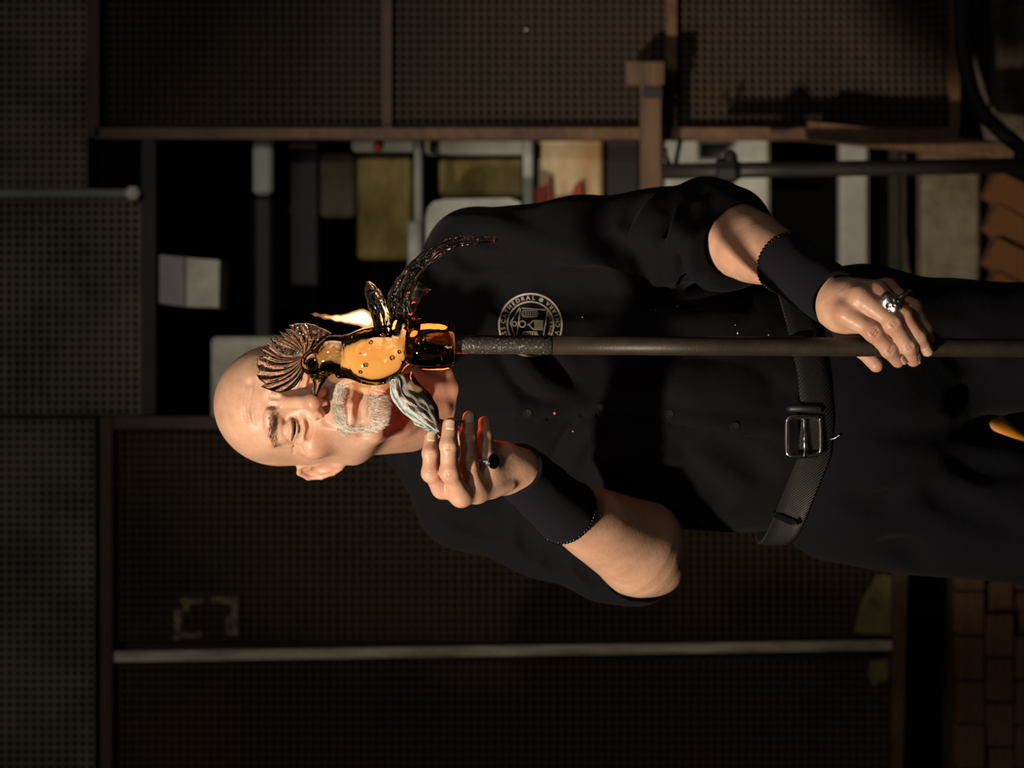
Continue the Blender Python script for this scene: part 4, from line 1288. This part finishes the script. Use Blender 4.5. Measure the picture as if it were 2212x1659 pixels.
# buckle: open rectangular frame and prong
def bpt(x, y, off): 
    p, n_ = on(belt_bvh, x, y); return p + Vector((0, -off, 0))
yb = min(on(belt_bvh, x, y)[0].y for x, y in ((1735, 905), (1735, 980), (1735, 940))) - .004
fr_pts = [(1700, 912), (1700, 972), (1706, 983), (1718, 986), (1756, 984), (1768, 980), (1773, 970), (1772, 912), (1764, 903), (1708, 903)]
P = [W(x, y, yb) for x, y in fr_pts]; P = [Vector(p) for p in spline(P + [P[0]], 60)]
mb = MB(); mb.tube(P, .0030, 10, caps=False); mb.build('buckle', M_CHROME, belt, sm=True)
mb = MB(); mb.tube([W(1738, 908, yb), W(1738, 950, yb - .003), W(1740, 988, yb - .002)], .0022, 8); mb.build('buckle_prong', M_CHROME, belt, sm=True)
mb = MB(); mb.tube([W(x, 882, yb + .001 + (.004 if x in (1702, 1775) else 0)) for x in (1702, 1710, 1738, 1768, 1775)], .0045, 8); mb.build('belt_keeper', M_BELT, belt, sm=True)
for x0, y0 in ((1690, 1100), (1712, 735)):
    q = [on(belt_bvh, x0 - 32 + i * 9, y0 + (i * 4 if y0 > 900 else 0), .003)[0] if 0 < i < 8 else on(tr_bvh, x0 - 32 + i * 9, y0, .002)[0] for i in range(1, 9)]
    mb = MB(); mb.tube(q, .005, 8, sq=.5); mb.build('belt_loop', M_TROUSER, trousers, sm=True)
# small ball chain hanging under the buckle
ch = None
for i in range(16):
    x, y = spline([(1781, 946), (1792, 948), (1803, 946), (1814, 940)], 16)[i]
    p, n_ = on(tr_bvh, x, y, .004)
    if i == 0:
        mb = MB(); mb.sphere((0, 0, 0), .0024, 8, 6); ch = mb.build('chain_link', M_CHROME, trousers, sm=True); o = ch
    else:
        o = ch.copy(); COL.objects.link(o)
    o.location = p; o.scale = (1, 1, 1) if i == 0 else (.55, .55, .55)

# boots on the floor
for L_, yaw_ in ((Vector((.055, .02, 0)), .12), (Vector((-.20, .03, 0)), -.25)):
    F = Field((L_.x - .14, L_.y - .26, -.005), (L_.x + .14, L_.y + .14, .2), .006)
    Rz = Matrix.Rotation(yaw_, 3, 'Z'); q = lambda x, y, z: L_ + Rz @ Vector((x, y, z))
    F.add(cone(q(0, 0, .16), q(0, .01, .06), .05, .048)); F.add(cone(q(0, .02, .045), q(0, -.16, .04), .045, .042), .03)
    F.sub(ell(q(0, 0, -.5), (2, 2, .5)), 0)
    v, f = F.mesh(); link('boot', mesh_np('boot', relax(v, f, 1), f), M_BUTTON, person)

# ---- embroidered round emblem on the chest
EC, ES = (1146.0, 702.5), 0.12055          # centre in pixels, pixels per drawing unit
def em_px(ex, ey): return EC[0] - ey * ES, EC[1] - ex * ES       # drawing: ex to the right, ey up
ev, ef = [], []
def em_add(pts2, faces):
    n_ = len(ev)
    for ex, ey in pts2:
        x, y = em_px(ex, ey); p, nn = on(shirt_bvh, x, y, .0009); ev.append(p)
    for fc in faces: ef.append(tuple(i + n_ for i in fc))
def stroke(pts2, w, closed=False, step=14):
    P = [np.array(p, float) for p in pts2]
    if closed: P.append(P[0])
    Q = []
    for a, b in zip(P[:-1], P[1:]):
        n_ = max(1, int(np.linalg.norm(b - a) / step))
        Q += [a + (b - a) * i / n_ for i in range(n_)]
    Q.append(P[-1])
    out = []
    for i, p in enumerate(Q):
        t = Q[min(i + 1, len(Q) - 1)] - Q[max(i - 1, 0)]; t = t / (np.linalg.norm(t) + 1e-9)
        nn = np.array([-t[1], t[0]]) * w / 2
        out += [p + nn, p - nn]
    em_add(out, [(2 * i, 2 * i + 1, 2 * i + 3, 2 * i + 2) for i in range(len(Q) - 1)])
circ = lambda cx, cy, r, n_=64: [(cx + r * math.cos(2 * math.pi * i / n_), cy + r * math.sin(2 * math.pi * i / n_)) for i in range(n_)]
Z = lambda zx, zy: (-(zy - 850), -(zx - 880))       # enlarged-crop coordinates -> drawing
stroke(circ(0, 0, 560, 96), 30, True); stroke(circ(0, 0, 414, 80), 26, True)
for seg in ([(690, 545), (530, 800)], [(515, 805), (600, 1070), (640, 1150)], [(705, 555), (615, 1140)], [(730, 552), (1150, 586)], [(1185, 600), (1100, 1120)], [(640, 1150), (1090, 1150)]):
    stroke([Z(*p) for p in seg], 20)
stroke(circ(*Z(592, 835), 40, 24), 18, True); stroke(circ(*Z(735, 838), 55, 28), 20, True)
for y0 in (595, 975):
    stroke([Z(795, y0), Z(965, y0), Z(965, y0 + 112), Z(795, y0 + 112)], 12, True)
    for x in (838, 880, 922): stroke([Z(x, y0), Z(x, y0 + 112)], 8)
    for q in (37, 75): stroke([Z(795, y0 + q), Z(965, y0 + q)], 8)
    stroke([Z(785, y0 - 8), Z(740, y0 + 10), Z(725, y0 + 56), Z(740, y0 + 100), Z(785, y0 + 118)], 14)
    stroke([Z(770, y0 + 12), Z(750, y0 + 56), Z(770, y0 + 100)], 12)
    stroke([Z(975, y0 - 6), Z(1000, y0 + 16), Z(985, y0 + 56), Z(1000, y0 + 96), Z(975, y0 + 118)], 12)
    stroke([Z(1000, y0 + 56), Z(1026, y0 + 56)], 12)
stroke([Z(825, 846), Z(870, 836), Z(915, 785), Z(950, 776), Z(1110, 782)], 18); stroke([Z(825, 846), Z(870, 868), Z(915, 920), Z(950, 936), Z(1110, 938)], 18)
for x in (960, 990, 1020, 1050, 1080): stroke([Z(x, 790), Z(x, 928)], 9)
for y in (805, 832, 860, 888, 912): stroke([Z(945, y), Z(1108, y)], 9)
dg = None
def glyph(ch, size):
    cu_ = bpy.data.curves.new('glyph', 'FONT'); cu_.body = ch; cu_.size = size; cu_.align_x = 'CENTER'; cu_.resolution_u = 3
    cu_.offset = size * .008
    o = bpy.data.objects.new('glyph', cu_); COL.objects.link(o)
    bpy.context.view_layer.update()
    ev_ = o.evaluated_get(bpy.context.evaluated_depsgraph_get())
    m_ = ev_.to_mesh()
    V_ = [(p.co.x, p.co.y) for p in m_.vertices]; F_ = [tuple(p.vertices) for p in m_.polygons]
    ev_.to_mesh_clear(); bpy.data.objects.remove(o); bpy.data.curves.remove(cu_)
    return V_, F_
def arc_text(text, r, th0, dth, size, inward=False):
    for i, ch in enumerate(text):
        if ch == ' ': continue
        V_, F_ = glyph(ch, size)
        th = math.radians(th0 + dth * i)                 # clockwise from the top of the drawing
        rad = (math.sin(th), math.cos(th)); 
        out_ = []
        for gx, gy in V_:
            if not inward:
                tx = (math.cos(th), -math.sin(th)); q = (rad[0] * (r + gy) + tx[0] * gx, rad[1] * (r + gy) + tx[1] * gx)
            else:
                tx = (-math.cos(th), math.sin(th)); q = (rad[0] * (r - gy) + tx[0] * gx, rad[1] * (r - gy) + tx[1] * gx)
            out_.append(q)
        em_add(out_, F_)
arc_text('GLASS', 452, -46, 9.6, 108); arc_text('CATHEDRAL', 452, 7, 11.2, 108)
arc_text('SANTA', 524, 240, -10.8, 108, True); arc_text('CHIARA', 524, 181, -10.3, 108, True)
arc_text('MURANO', 396, 205, -10.5, 72, True)
for th in (113, 279):
    a_ = math.radians(th); c_ = (487 * math.sin(a_), 487 * math.cos(a_))
    for k in range(3):
        q = math.radians(th + 60 * k)
        stroke([(c_[0] - 44 * math.sin(q), c_[1] - 44 * math.cos(q)), (c_[0] + 44 * math.sin(q), c_[1] + 44 * math.cos(q))], 20)
me = bpy.data.meshes.new('emblem'); me.from_pydata(ev, [], ef); me.update()
link('emblem', me, M_THREAD, shirt, sm=False, label='round cream embroidered emblem with a church front and lettering')
# ------------------------------------------------------------------ blowpipe, glass rooster, newspaper pad, flames
def glass(name, color, ior=1.5, rough=0.0, bump=0.0, bscale=80, stretch=(1, 1, 1), absorb=None):
    m, nt, b = nodes(name)
    N, L = nt.nodes, nt.links
    b.inputs['Base Color'].default_value = (*color, 1)
    b.inputs['Roughness'].default_value = rough
    b.inputs['IOR'].default_value = ior
    b.inputs['Transmission Weight'].default_value = 1.0
    if bump:
        tc = N.new('ShaderNodeTexCoord'); mp = N.new('ShaderNodeMapping'); mp.inputs['Scale'].default_value = stretch
        L.new(tc.outputs['Object'], mp.inputs[0])
        n = N.new('ShaderNodeTexNoise'); n.inputs['Scale'].default_value = bscale; n.inputs['Detail'].default_value = 2
        L.new(mp.outputs[0], n.inputs['Vector'])
        bp = N.new('ShaderNodeBump'); bp.inputs['Distance'].default_value = bump; bp.inputs['Strength'].default_value = 1
        L.new(n.outputs['Fac'], bp.inputs['Height']); L.new(bp.outputs[0], b.inputs['Normal'])
    if absorb:
        va = N.new('ShaderNodeVolumeAbsorption'); va.inputs['Color'].default_value = (*absorb[0], 1); va.inputs['Density'].default_value = absorb[1]
        L.new(va.outputs[0], nt.nodes['Material Output'].inputs['Volume'])
    return m
M_AMBER = glass('amber_glass', (1, .985, .94), bump=.0006, bscale=60, absorb=((1, .74, .28), 13))
M_SMOKY = glass('smoky_amber_glass', (1, .97, .9), bump=.0006, bscale=60, absorb=((.85, .62, .28), 42))
M_CLEAR = glass('clear_glass', (1, .99, .96), rough=.015, bump=.0014, bscale=110, absorb=((1, .85, .6), 3))
M_COMB = glass('ridged_clear_glass', (1, .97, .93), bump=.0009, bscale=170, absorb=((1, .7, .5), 18))
M_DARKEYE = mat('black_glass_eye', (.002, .002, .002), rough=.05)

M_STEEL = mat('dark_pipe_steel', (.036, .025, .016), (.021, .016, .011), rough=.45, metal=.15, scale=40, spec=.3, bump=.0002, bscale=400)
def flecks():
    m, nt, b = nodes('scaly_pipe_steel')
    N, L = nt.nodes, nt.links
    b.inputs['Roughness'].default_value = .4; b.inputs['Metallic'].default_value = .4
    tc = N.new('ShaderNodeTexCoord')
    v = N.new('ShaderNodeTexVoronoi'); v.inputs['Scale'].default_value = 330; v.feature = 'DISTANCE_TO_EDGE'
    n = N.new('ShaderNodeTexNoise'); n.inputs['Scale'].default_value = 380; n.inputs['Detail'].default_value = 4
    L.new(tc.outputs['Object'], v.inputs['Vector']); L.new(tc.outputs['Object'], n.inputs['Vector'])
    r = N.new('ShaderNodeValToRGB'); r.color_ramp.elements[0].position = .56; r.color_ramp.elements[1].position = .70
    r.color_ramp.elements[0].color = (.05, .042, .033, 1); r.color_ramp.elements[1].color = (.30, .27, .23, 1)
    L.new(n.outputs['Fac'], r.inputs['Fac']); L.new(r.outputs[0], b.inputs['Base Color'])
    bp = N.new('ShaderNodeBump'); bp.inputs['Distance'].default_value = .0008; L.new(n.outputs['Fac'], bp.inputs['Height']); L.new(bp.outputs[0], b.inputs['Normal'])
    return m
M_SCALE = flecks()

YB = -.42                                           # depth of the glass
def B(zx, zy, Y=YB): return W(540 + zx * .25316, 490 + zy * .25316, Y)
PX = (YB + DCAM) / FPX                               # metres per photograph pixel at the glass
ZP = PX * .25316

# blowpipe: upright steel tube, scaly at the hot end
p0, p1 = W(978, 744, -.42), W(2212, 752, -.397)
ax = (p1 - p0).normalized()
floor_pt = p0 + ax * ((p0.z - .35) / -ax.z)
t = empty('blowpipe', floor_pt, 'upright dark steel blowpipe carrying the glass rooster, gripped by the man\'s left hand', 'blowpipe')
q = lambda s_: p0 + ax * s_
Lp = (floor_pt - p0).length
mb = MB(); mb.tube([q(s_) for s_ in (.112, .3, .6, .9, Lp)], .0108, 24); mb.build('shaft', M_STEEL, t, sm=True)
mb = MB()
mb.lathe(p0, ax, [(0, 0), (0, .0098), (.002, .0104), (.03, .0106), (.09, .0108), (.110, .0109), (.1115, .0102), (.1116, 0)], 28, wob=lambda tt_, th: 1 + .012 * math.sin(7 * th + tt_ * 300))
mb.build('hot_end', M_SCALE, t, sm=True, label='scaly grey hot end')

rooster = empty('glass_rooster', B(1550, 1010), 'hot amber glass rooster with ridged comb, wing and curling tail on the blowpipe', 'glass figure')
# body, neck, head and beak in one piece
F = Field(list(B(1420, 1520) - Vector((0, .055, .006))), list(B(330, 760) + Vector((0, .055, .006))), .0009)
S = lambda zx, zy, dy=0: B(zx, zy, YB + dy)
F.add(ell(S(1100, 1095), (.0315, .0290, .0325)))                              # breast
F.add(ell(S(1020, 1130), (.0255, .0245, .0270)), .015)
F.add(cone(S(930, 1085), S(700, 1085), .0222, .0200, (0, 1, 0), .85), .018)      # neck
F.add(cone(S(700, 1085), S(560, 1150), .0190, .0130, (0, 1, 0), .85), .012)
F.add(ell(S(535, 1172), (.0125, .0125, .0130)), .008)                             # head
F.add(cone(S(556, 1245), S(556, 1440), .0055, .0009), .004)
F.add(cone(S(640, 1240), S(564, 1430), .0060, .0011), .006)
F.sub(cone(S(585, 1310, -.012), S(560, 1440, -.012), .0008, .0014), .001)
F.add(ell(S(1285, 890), (.0180, .0150, .0100)), .006)                             # lobes at the tail root
F.add(ell(S(1420, 890), (.0170, .0140, .0112)), .005)
F.add(cone(S(1290, 1010), S(1400, 1010), .022, .020), .008)
F.add(cone(S(760, 1265, -.006), S(1250, 1220, -.004), .0040, .0045), .005)
v, f = F.mesh(); v = relax(v, f, 2, .5)
link('body', mesh_np('body', v, f), M_AMBER, rooster, label='glowing amber body with neck, head and beak')
# comb: ridged fan standing on the head
cc = (470, 1105)
out_pts = [(715, 925), (690, 900), (640, 872), (560, 835), (480, 815), (400, 822), (326, 836), (352, 872), (292, 862), (318, 905), (243, 882), (275, 935), (203, 917), (236, 972), (172, 945),
           (196, 1000), (135, 990), (162, 1062), (92, 1042), (135, 1100), (62, 1110), (58, 1180), (84, 1235), (50, 1252), (78, 1300), (130, 1340), (90, 1364), (180, 1398), (250, 1416), (330, 1398), (390, 1360), (440, 1290), (455, 1235), (450, 1190)]
dens = []
for a_, b_ in zip(out_pts[:-1], out_pts[1:]):
    n_ = max(1, int(math.hypot(b_[0] - a_[0], b_[1] - a_[1]) / 16))
    dens += [(a_[0] + (b_[0] - a_[0]) * i / n_, a_[1] + (b_[1] - a_[1]) * i / n_) for i in range(n_)]
dens.append(out_pts[-1])
NR = 26; V_ = []; nA = len(dens)
rs_ = np.random.default_rng(5).random(400)
for side in (0, 1):
    for i, (ox, oy) in enumerate(dens):
        for j in range(NR):
            tt_ = j / (NR - 1)
            bend = 40 * math.sin(math.pi * tt_) * (1 if i > nA * .45 else -.4)
            zx = cc[0] + (ox - cc[0]) * tt_ + bend * (oy - cc[1]) / 350; zy = cc[1] + (oy - cc[1]) * tt_ - bend * (ox - cc[0]) / 350
            ridge = math.sin(i * .95 + 2.5 * math.sin(tt_ * 3 + i * .05)) * .0013 * min(1, tt_ * 3) * (1 if side == 0 else .6)
            thick = .0062 * (1 - .62 * tt_) 
            y = YB + .004 + (-thick + ridge if side == 0 else thick + ridge * .5) - .012 * tt_ * tt_ * .5
            V_.append(W(540 + zx * .25316, 490 + zy * .25316, y))
fs = []
o_ = nA * NR
for i in range(nA - 1):
    for j in range(NR - 1):
        a_ = i * NR + j; q4 = (a_, a_ + NR, a_ + NR + 1, a_ + 1)
        fs.append(q4); fs.append(tuple(reversed([x + o_ for x in q4])))
    a_ = i * NR + NR - 1; fs.append((a_, a_ + NR, a_ + NR + o_, a_ + o_))
    a_ = i * NR; fs.append((a_ + NR, a_, a_ + o_, a_ + NR + o_))
for i in (0, nA - 1):
    for j in range(NR - 1):
        a_ = i * NR + j; fs.append((a_, a_ + 1, a_ + 1 + o_, a_ + o_) if i == 0 else (a_ + 1, a_, a_ + o_, a_ + 1 + o_))
mb = MB(); mb.add(V_, fs); mb.build('comb', M_COMB, rooster, sm=True, label='pinkish ridged fan of clear glass')
# eye, wattle beads
mb = MB(); mb.sphere(S(533, 1172, -.0095), (.0072, .0060, .0072), 20, 12); e_ = mb.build('eye', M_CLEAR, rooster, sm=True)
mb = MB(); mb.sphere(S(533, 1172, -.0100), (.0046, .0036, .0046), 16, 10); mb.build('pupil', M_DARKEYE, e_, sm=True)
# wing: pulled lump of ribbed glass
P = spline([(1130, 850, .0), (1110, 740, -.006), (1070, 620, -.010), (1030, 530, -.012), (1003, 466, -.012)], 26)
mb = MB(); rw = spline([(66,), (70,), (73,), (66,), (50,), (14,)], 26)[:, 0]
mb.tube([S(x, y, d_ - .012) for x, y, d_ in P], lambda i, th: rw[i] * ZP * (1 + .09 * math.sin(9 * th + i * .2) + .04 * math.sin(i * 1.3 + 2 * th)), 54, sq=.55); mb.build('wing', M_CLEAR, rooster, sm=True)
# tail: twisted rope of clear glass curling over and down
P = spline([(1255, 770, .0), (1262, 640, -.004), (1335, 470, -.008), (1455, 320, -.012), (1600, 200, -.014), (1760, 130, -.014), (1930, 112, -.012), (2112, 104, -.010)], 90)
rt = spline([(92,), (92,), (80,), (68,), (56,), (43,), (30,), (24,)], 90)[:, 0]; rt[-1] = 8; rt[-2] = 18
mb = MB(); mb.tube([S(*p) for p in P], lambda i, th: rt[i] * ZP * (1 + .10 * math.sin(7 * th + i * .16) + .03 * math.sin(i * .9 + 3 * th)), 56); mb.build('tail', M_CLEAR, rooster, sm=True)
# thick gather of glass at the pipe
prof = [(1318, 40), (1322, 90), (1345, 150), (1390, 190), (1450, 208), (1540, 216), (1640, 214), (1700, 200), (1738, 178), (1746, 150), (1748, 60), (1748, 0)]
c0 = B(1318, 1012)
mb = MB(); mb.lathe(c0, (0, 0, -1), [(0, 0)] + [((x - 1318) * ZP, r * ZP) for x, r in prof], 48, wob=lambda tt_, th: 1 + .025 * math.sin(3 * th + .8) + .02 * math.sin(5 * th + tt_ * 60))
mb.build('gather', M_SMOKY, rooster, sm=True, label='dark barrel of thick glass at the pipe')
# bubbles pressed on the breast
for zx, zy, r in ((1212, 1116, 24), (990, 1174, 22), (1032, 988, 20), (1130, 930, 24), (1272, 1066, 18), (945, 1080, 9), (948, 1232, 18)):
    d_ = -.0275 * math.sqrt(max(0, 1 - ((zx - 1085) / 280) ** 2 - ((zy - 1105) / 250) ** 2)) 
    mb = MB(); mb.sphere(S(zx, zy, d_ + .001), r * ZP, 12, 8); mb.build('bubble', M_AMBER, rooster, sm=True)

# newspaper pad: folded wet sheets pinched between fingers and glass
def paper():
    m, nt, b = nodes('printed_newspaper')
    N, L = nt.nodes, nt.links
    b.inputs['Roughness'].default_value = .85
    uv = N.new('ShaderNodeUVMap')
    mp = N.new('ShaderNodeMapping'); mp.inputs['Scale'].default_value = (1, 1, 1); L.new(uv.outputs[0], mp.inputs[0])
    w = N.new('ShaderNodeTexWave'); w.bands_direction = 'X'; w.inputs['Scale'].default_value = 4.2; w.inputs['Distortion'].default_value = .5; L.new(mp.outputs[0], w.inputs[0])
    n = N.new('ShaderNodeTexNoise'); n.inputs['Scale'].default_value = 9; n.inputs['Detail'].default_value = 6; L.new(mp.outputs[0], n.inputs['Vector'])
    r = N.new('ShaderNodeValToRGB'); e = r.color_ramp.elements; e[0].position = .3; e[0].color = (.27, .26, .245, 1); e[1].position = .55; e[1].color = (.52, .50, .46, 1)
    L.new(n.outputs['Fac'], r.inputs[0])
    sp = N.new('ShaderNodeSeparateXYZ'); L.new(mp.outputs[0], sp.inputs[0])
    band_ = N.new('ShaderNodeValToRGB'); band_.color_ramp.interpolation = 'CONSTANT'
    e = band_.color_ramp.elements; e[0].color = (1, 1, 1, 1); e[1].position = .16; e[1].color = (.10, .42, .46, 1)
    for p_, c_ in ((.25, (1, 1, 1, 1)), (.80, (.95, .62, .48, 1)), (.88, (1, 1, 1, 1)), (.95, (.16, .20, .45, 1))):
        k = e.new(p_); k.color = c_
    L.new(sp.outputs['Y'], band_.inputs[0])
    m1 = N.new('ShaderNodeMix'); m1.data_type = 'RGBA'; m1.blend_type = 'MULTIPLY'; m1.inputs[0].default_value = 1
    L.new(r.outputs[0], m1.inputs[6]); L.new(band_.outputs[0], m1.inputs[7])
    L.new(m1.outputs[2], b.inputs['Base Color'])
    bp = N.new('ShaderNodeBump'); bp.inputs['Distance'].default_value = .003; L.new(n.outputs['Fac'], bp.inputs['Height']); L.new(bp.outputs[0], b.inputs['Normal'])
    return m
M_PAPER = paper()
M_CHAR = mat('charred_paper', (.012, .010, .009), (.10, .09, .08), rough=.8, scale=55, bump=.002, lo=.45, hi=.7)
M_ASH = mat('grey_ash_paper', (.20, .185, .165), (.07, .062, .055), rough=.85, scale=60, bump=.002)
def sheet(name, edge0, edge1, y0, y1, mat_, parent, nu=26, nv=12, crumple=.0035, seed=1, thick=.0012, bow=.006):
    """crumpled sheet between two photograph-space edges; y0, y1 = depths along the edges"""
    a_ = spline(edge0, nu); b_ = spline(edge1, nu)
    r = np.random.default_rng(seed); ph = r.random(6) * 6
    V_ = []
    for layer in (0, 1):
        for i in range(nu):
            for j in range(nv):
                tt_ = j / (nv - 1); u = i / (nu - 1)
                x, y = a_[i] * (1 - tt_) + b_[i] * tt_
                Y = y0 + (y1 - y0) * tt_ - bow * math.sin(math.pi * tt_) + crumple * (math.sin(u * 9 + tt_ * 4 + ph[0]) + .7 * math.sin(u * 17 - tt_ * 9 + ph[1]) + .5 * math.sin(u * 5 + tt_ * 15 + ph[2])) * .6 + layer * thick
                V_.append(W(x + 1.2 * math.sin(u * 23 + ph[3] + tt_ * 7), y + 1.2 * math.sin(u * 19 + tt_ * 11 + ph[4]), Y))
    fs = []; o_ = nu * nv
    for i in range(nu - 1):
        for j in range(nv - 1):
            k = i * nv + j; q4 = (k, k + nv, k + nv + 1, k + 1); fs.append(q4); fs.append(tuple(reversed([z_ + o_ for z_ in q4])))
        for j in (0, nv - 1):
            k = i * nv + j; fs.append((k, k + nv, k + nv + o_, k + o_))
    for j in range(nv - 1):
        for i in (0, nu - 1):
            k = i * nv + j; fs.append((k, k + 1, k + 1 + o_, k + o_))
    me = bpy.data.meshes.new(name); me.from_pydata(V_, [], fs)
    ul = me.uv_layers.new()
    for p_ in me.polygons:
        for li in p_.loop_indices:
            i, j = divmod(me.loops[li].vertex_index % o_, nv); ul.data[li].uv = (i / (nu - 1) * 2, j / (nv - 1))
    bm = bmesh.new(); bm.from_mesh(me); bmesh.ops.recalc_face_normals(bm, faces=bm.faces); bm.to_mesh(me); bm.free()
    return link(name, me, mat_, parent, sm=True)
pad = empty('newspaper_pad', W(946, 935, -.405), 'folded scorched newspaper pad pinched in the man\'s right hand against the glass rooster', 'newspaper pad')
sheet('sheet', [(838, 806), (846, 858), (868, 890), (905, 915), (946, 936)], [(862, 812), (870, 850), (890, 868), (925, 895), (948, 930)], -.405, -.412, M_PAPER, pad, seed=1)
sheet('sheet', [(850, 840), (868, 884), (892, 908), (920, 926), (944, 938)], [(846, 832), (858, 868), (880, 890), (910, 910), (942, 930)], -.398, -.402, M_PAPER, pad, seed=2)
sheet('sheet', [(882, 896), (888, 908), (905, 922), (925, 930), (942, 936)], [(880, 880), (896, 896), (915, 912), (930, 922), (944, 932)], -.396, -.398, M_PAPER, pad, seed=5)
sheet('sheet', [(860, 812), (872, 850), (892, 868), (922, 896), (946, 930)], [(884, 808), (900, 838), (925, 860), (938, 885), (948, 922)], -.410, -.404, M_ASH, pad, seed=3)
sheet('sheet', [(872, 808), (888, 836), (910, 852), (930, 876), (946, 915)], [(890, 806), (908, 830), (928, 850), (942, 872), (952, 912)], -.398, -.392, M_CHAR, pad, seed=4)
sheet('sheet', [(950, 905), (975, 906), (1003, 908)], [(948, 915), (975, 914), (1000, 912)], -.392, -.390, mat('brown_scorched_paper', (.30, .12, .035), (.12, .04, .015), rough=.8, scale=40), pad, nu=8, nv=4, seed=8)
scrap = sheet('paper_scrap', [(886, 672), (882, 640), (892, 612), (905, 608)], [(896, 680), (900, 662), (914, 640), (932, 626)], -.405, -.395, M_ASH, None, nu=16, nv=12, crumple=.006, seed=6)
tag(scrap, 'curled grey ash scrap of paper stuck behind the root of the glass tail', 'paper scrap')

# flames: bodies of glowing gas
def flame_mat(name, color, strength, dens=0.0):
    m = bpy.data.materials.new(name); m.use_nodes = True
    nt = m.node_tree; nt.nodes.clear()
    out = nt.nodes.new('ShaderNodeOutputMaterial')
    em = nt.nodes.new('ShaderNodeEmission'); em.inputs['Color'].default_value = (*color, 1); em.inputs['Strength'].default_value = strength
    nt.links.new(em.outputs[0], out.inputs['Volume'])
    return m
M_FLAME = flame_mat('bright_flame', (1, .42, .13), 80)
M_CORE = flame_mat('flame_core', (1, .66, .34), 240)
M_FLAME2 = flame_mat('soft_flame', (1, .40, .13), 62)
M_FLAME3 = flame_mat('orange_flame', (1, .47, .13), 66)
M_EMBER = mat('ember', (.3, .02, .01), rough=.6)
M_EMBER.node_tree.nodes['Principled BSDF'].inputs['Emission Color'].default_value = (1, .12, .03, 1)
M_EMBER.node_tree.nodes['Principled BSDF'].inputs['Emission Strength'].default_value = 1.1
def flame(pts, dep, material, label, light=None, flat=.5, h=.0012, core=None):
    P3 = [B(x, y, Y) for (x, y, r, Y) in pts]; R_ = [r * ZP for (_, _, r, _) in pts]
    G = limb_field(P3, max(R_) + .006, h)
    chain(G, P3, R_, .006, None, 'add', (0, 1, 0), flat)
    v, f = G.mesh()
    o = link('flame', mesh_np('flame', relax(v, f, 3), f), material, None, label=label, cat='flame', group=None)
    if core:
        P4, R4 = P3[core[0]:core[1]], [q_ * core[2] for q_ in R_[core[0]:core[1]]]
        G = limb_field(P4, max(R4) + .006, .0009)
        chain(G, P4, R4, .006, None, 'add', (0, 1, 0), flat)
        v, f = G.mesh(); link('flame_core', mesh_np('flame_core', relax(v, f, 3), f), M_CORE, o)
    if light:
        loc, e, c = light
        l = lamp('flame_light', 'POINT', loc, e, c, shadow_soft_size=.02)
    return o
flame([(503, 739, 3, -.415), (560, 748, 10, -.415), (640, 766, 17, -.415), (740, 780, 24, -.413), (820, 783, 34, -.41), (890, 778, 52, -.405), (955, 772, 66, -.398), (1000, 800, 62, -.392), (1040, 860, 50, -.385), (1080, 940, 40, -.375)], 0, M_FLAME,
      'bright tapering flame rising between the wing and the comb of the glass rooster', flat=.8, core=(2, 8, .72))
flame([(1200, 1085, 85, -.352), (1080, 1065, 120, -.355), (980, 1050, 90, -.358), (900, 1020, 55, -.36), (720, 1090, 45, -.362), (600, 1060, 30, -.365)], 0, M_FLAME3,
      'orange flame burning behind the breast of the glass rooster', flat=.45)
flame([(640, 1276, 12, -.385), (720, 1290, 36, -.385), (850, 1315, 62, -.385), (980, 1345, 78, -.385), (1080, 1355, 80, -.388), (1160, 1330, 60, -.392)], 0, M_FLAME2,
      'faint orange flame licking below the glass rooster over the man\'s beard', flat=.4)
flame([(1330, 1370, 6, -.425), (1372, 1330, 14, -.425), (1382, 1365, 14, -.425), (1430, 1388, 22, -.425), (1466, 1390, 12, -.425)], 0, M_FLAME3,
      'tiny flame on the edge of the scorched newspaper pad')
for pts, lab in (([(1378, 1235, -.412), (1370, 1275, -.414), (1376, 1310, -.414)], 'thin red ember line along the scorched newspaper pad'), ([(1352, 736, -.412), (1372, 752, -.412), (1385, 730, -.41)], 'red ember at the foot of the grey ash scrap'),
                 ([(1380, 655, -.412), (1396, 640, -.411), (1410, 650, -.41)], 'small red ember glowing on the curled grey ash scrap')):
    mb = MB(); mb.tube([B(*p) for p in spline(pts, 9)], lambda i, th: .0004 + .0005 * ((i * 7) % 4) / 3 * (i < 8), 6); o = mb.build('ember', M_EMBER, None, sm=True, label=lab, cat='ember')
lamp('ember_glow', 'POINT', W(945, 850, -.335), .22, (1, .12, .035), shadow_soft_size=.022)
for x, y, r_ in ((1463, 662, .0011), (1416, 671, .0006), (1593, 720, .0013), (1660, 724, .0007), (1588, 702, .0007), (1238, 932, .0008), (1258, 686, .0007), (1140, 886, .0006)):
    p, n_ = on(shirt_bvh, x, y)
    mb = MB(); mb.sphere(p + n_ * r_ * .5, (r_ * 1.0, r_ * .5, r_ * .7), 6, 4); mb.build('ash_fleck', M_HAIR, shirt)
p, n_ = on(shirt_bvh, 1197, 892)
mb = MB(); mb.sphere(p + n_ * .001, (.0016, .0008, .0012), 6, 4); o = mb.build('spark', M_EMBER, None, label='tiny pink spark on the shirt front beside the button line', cat='spark')
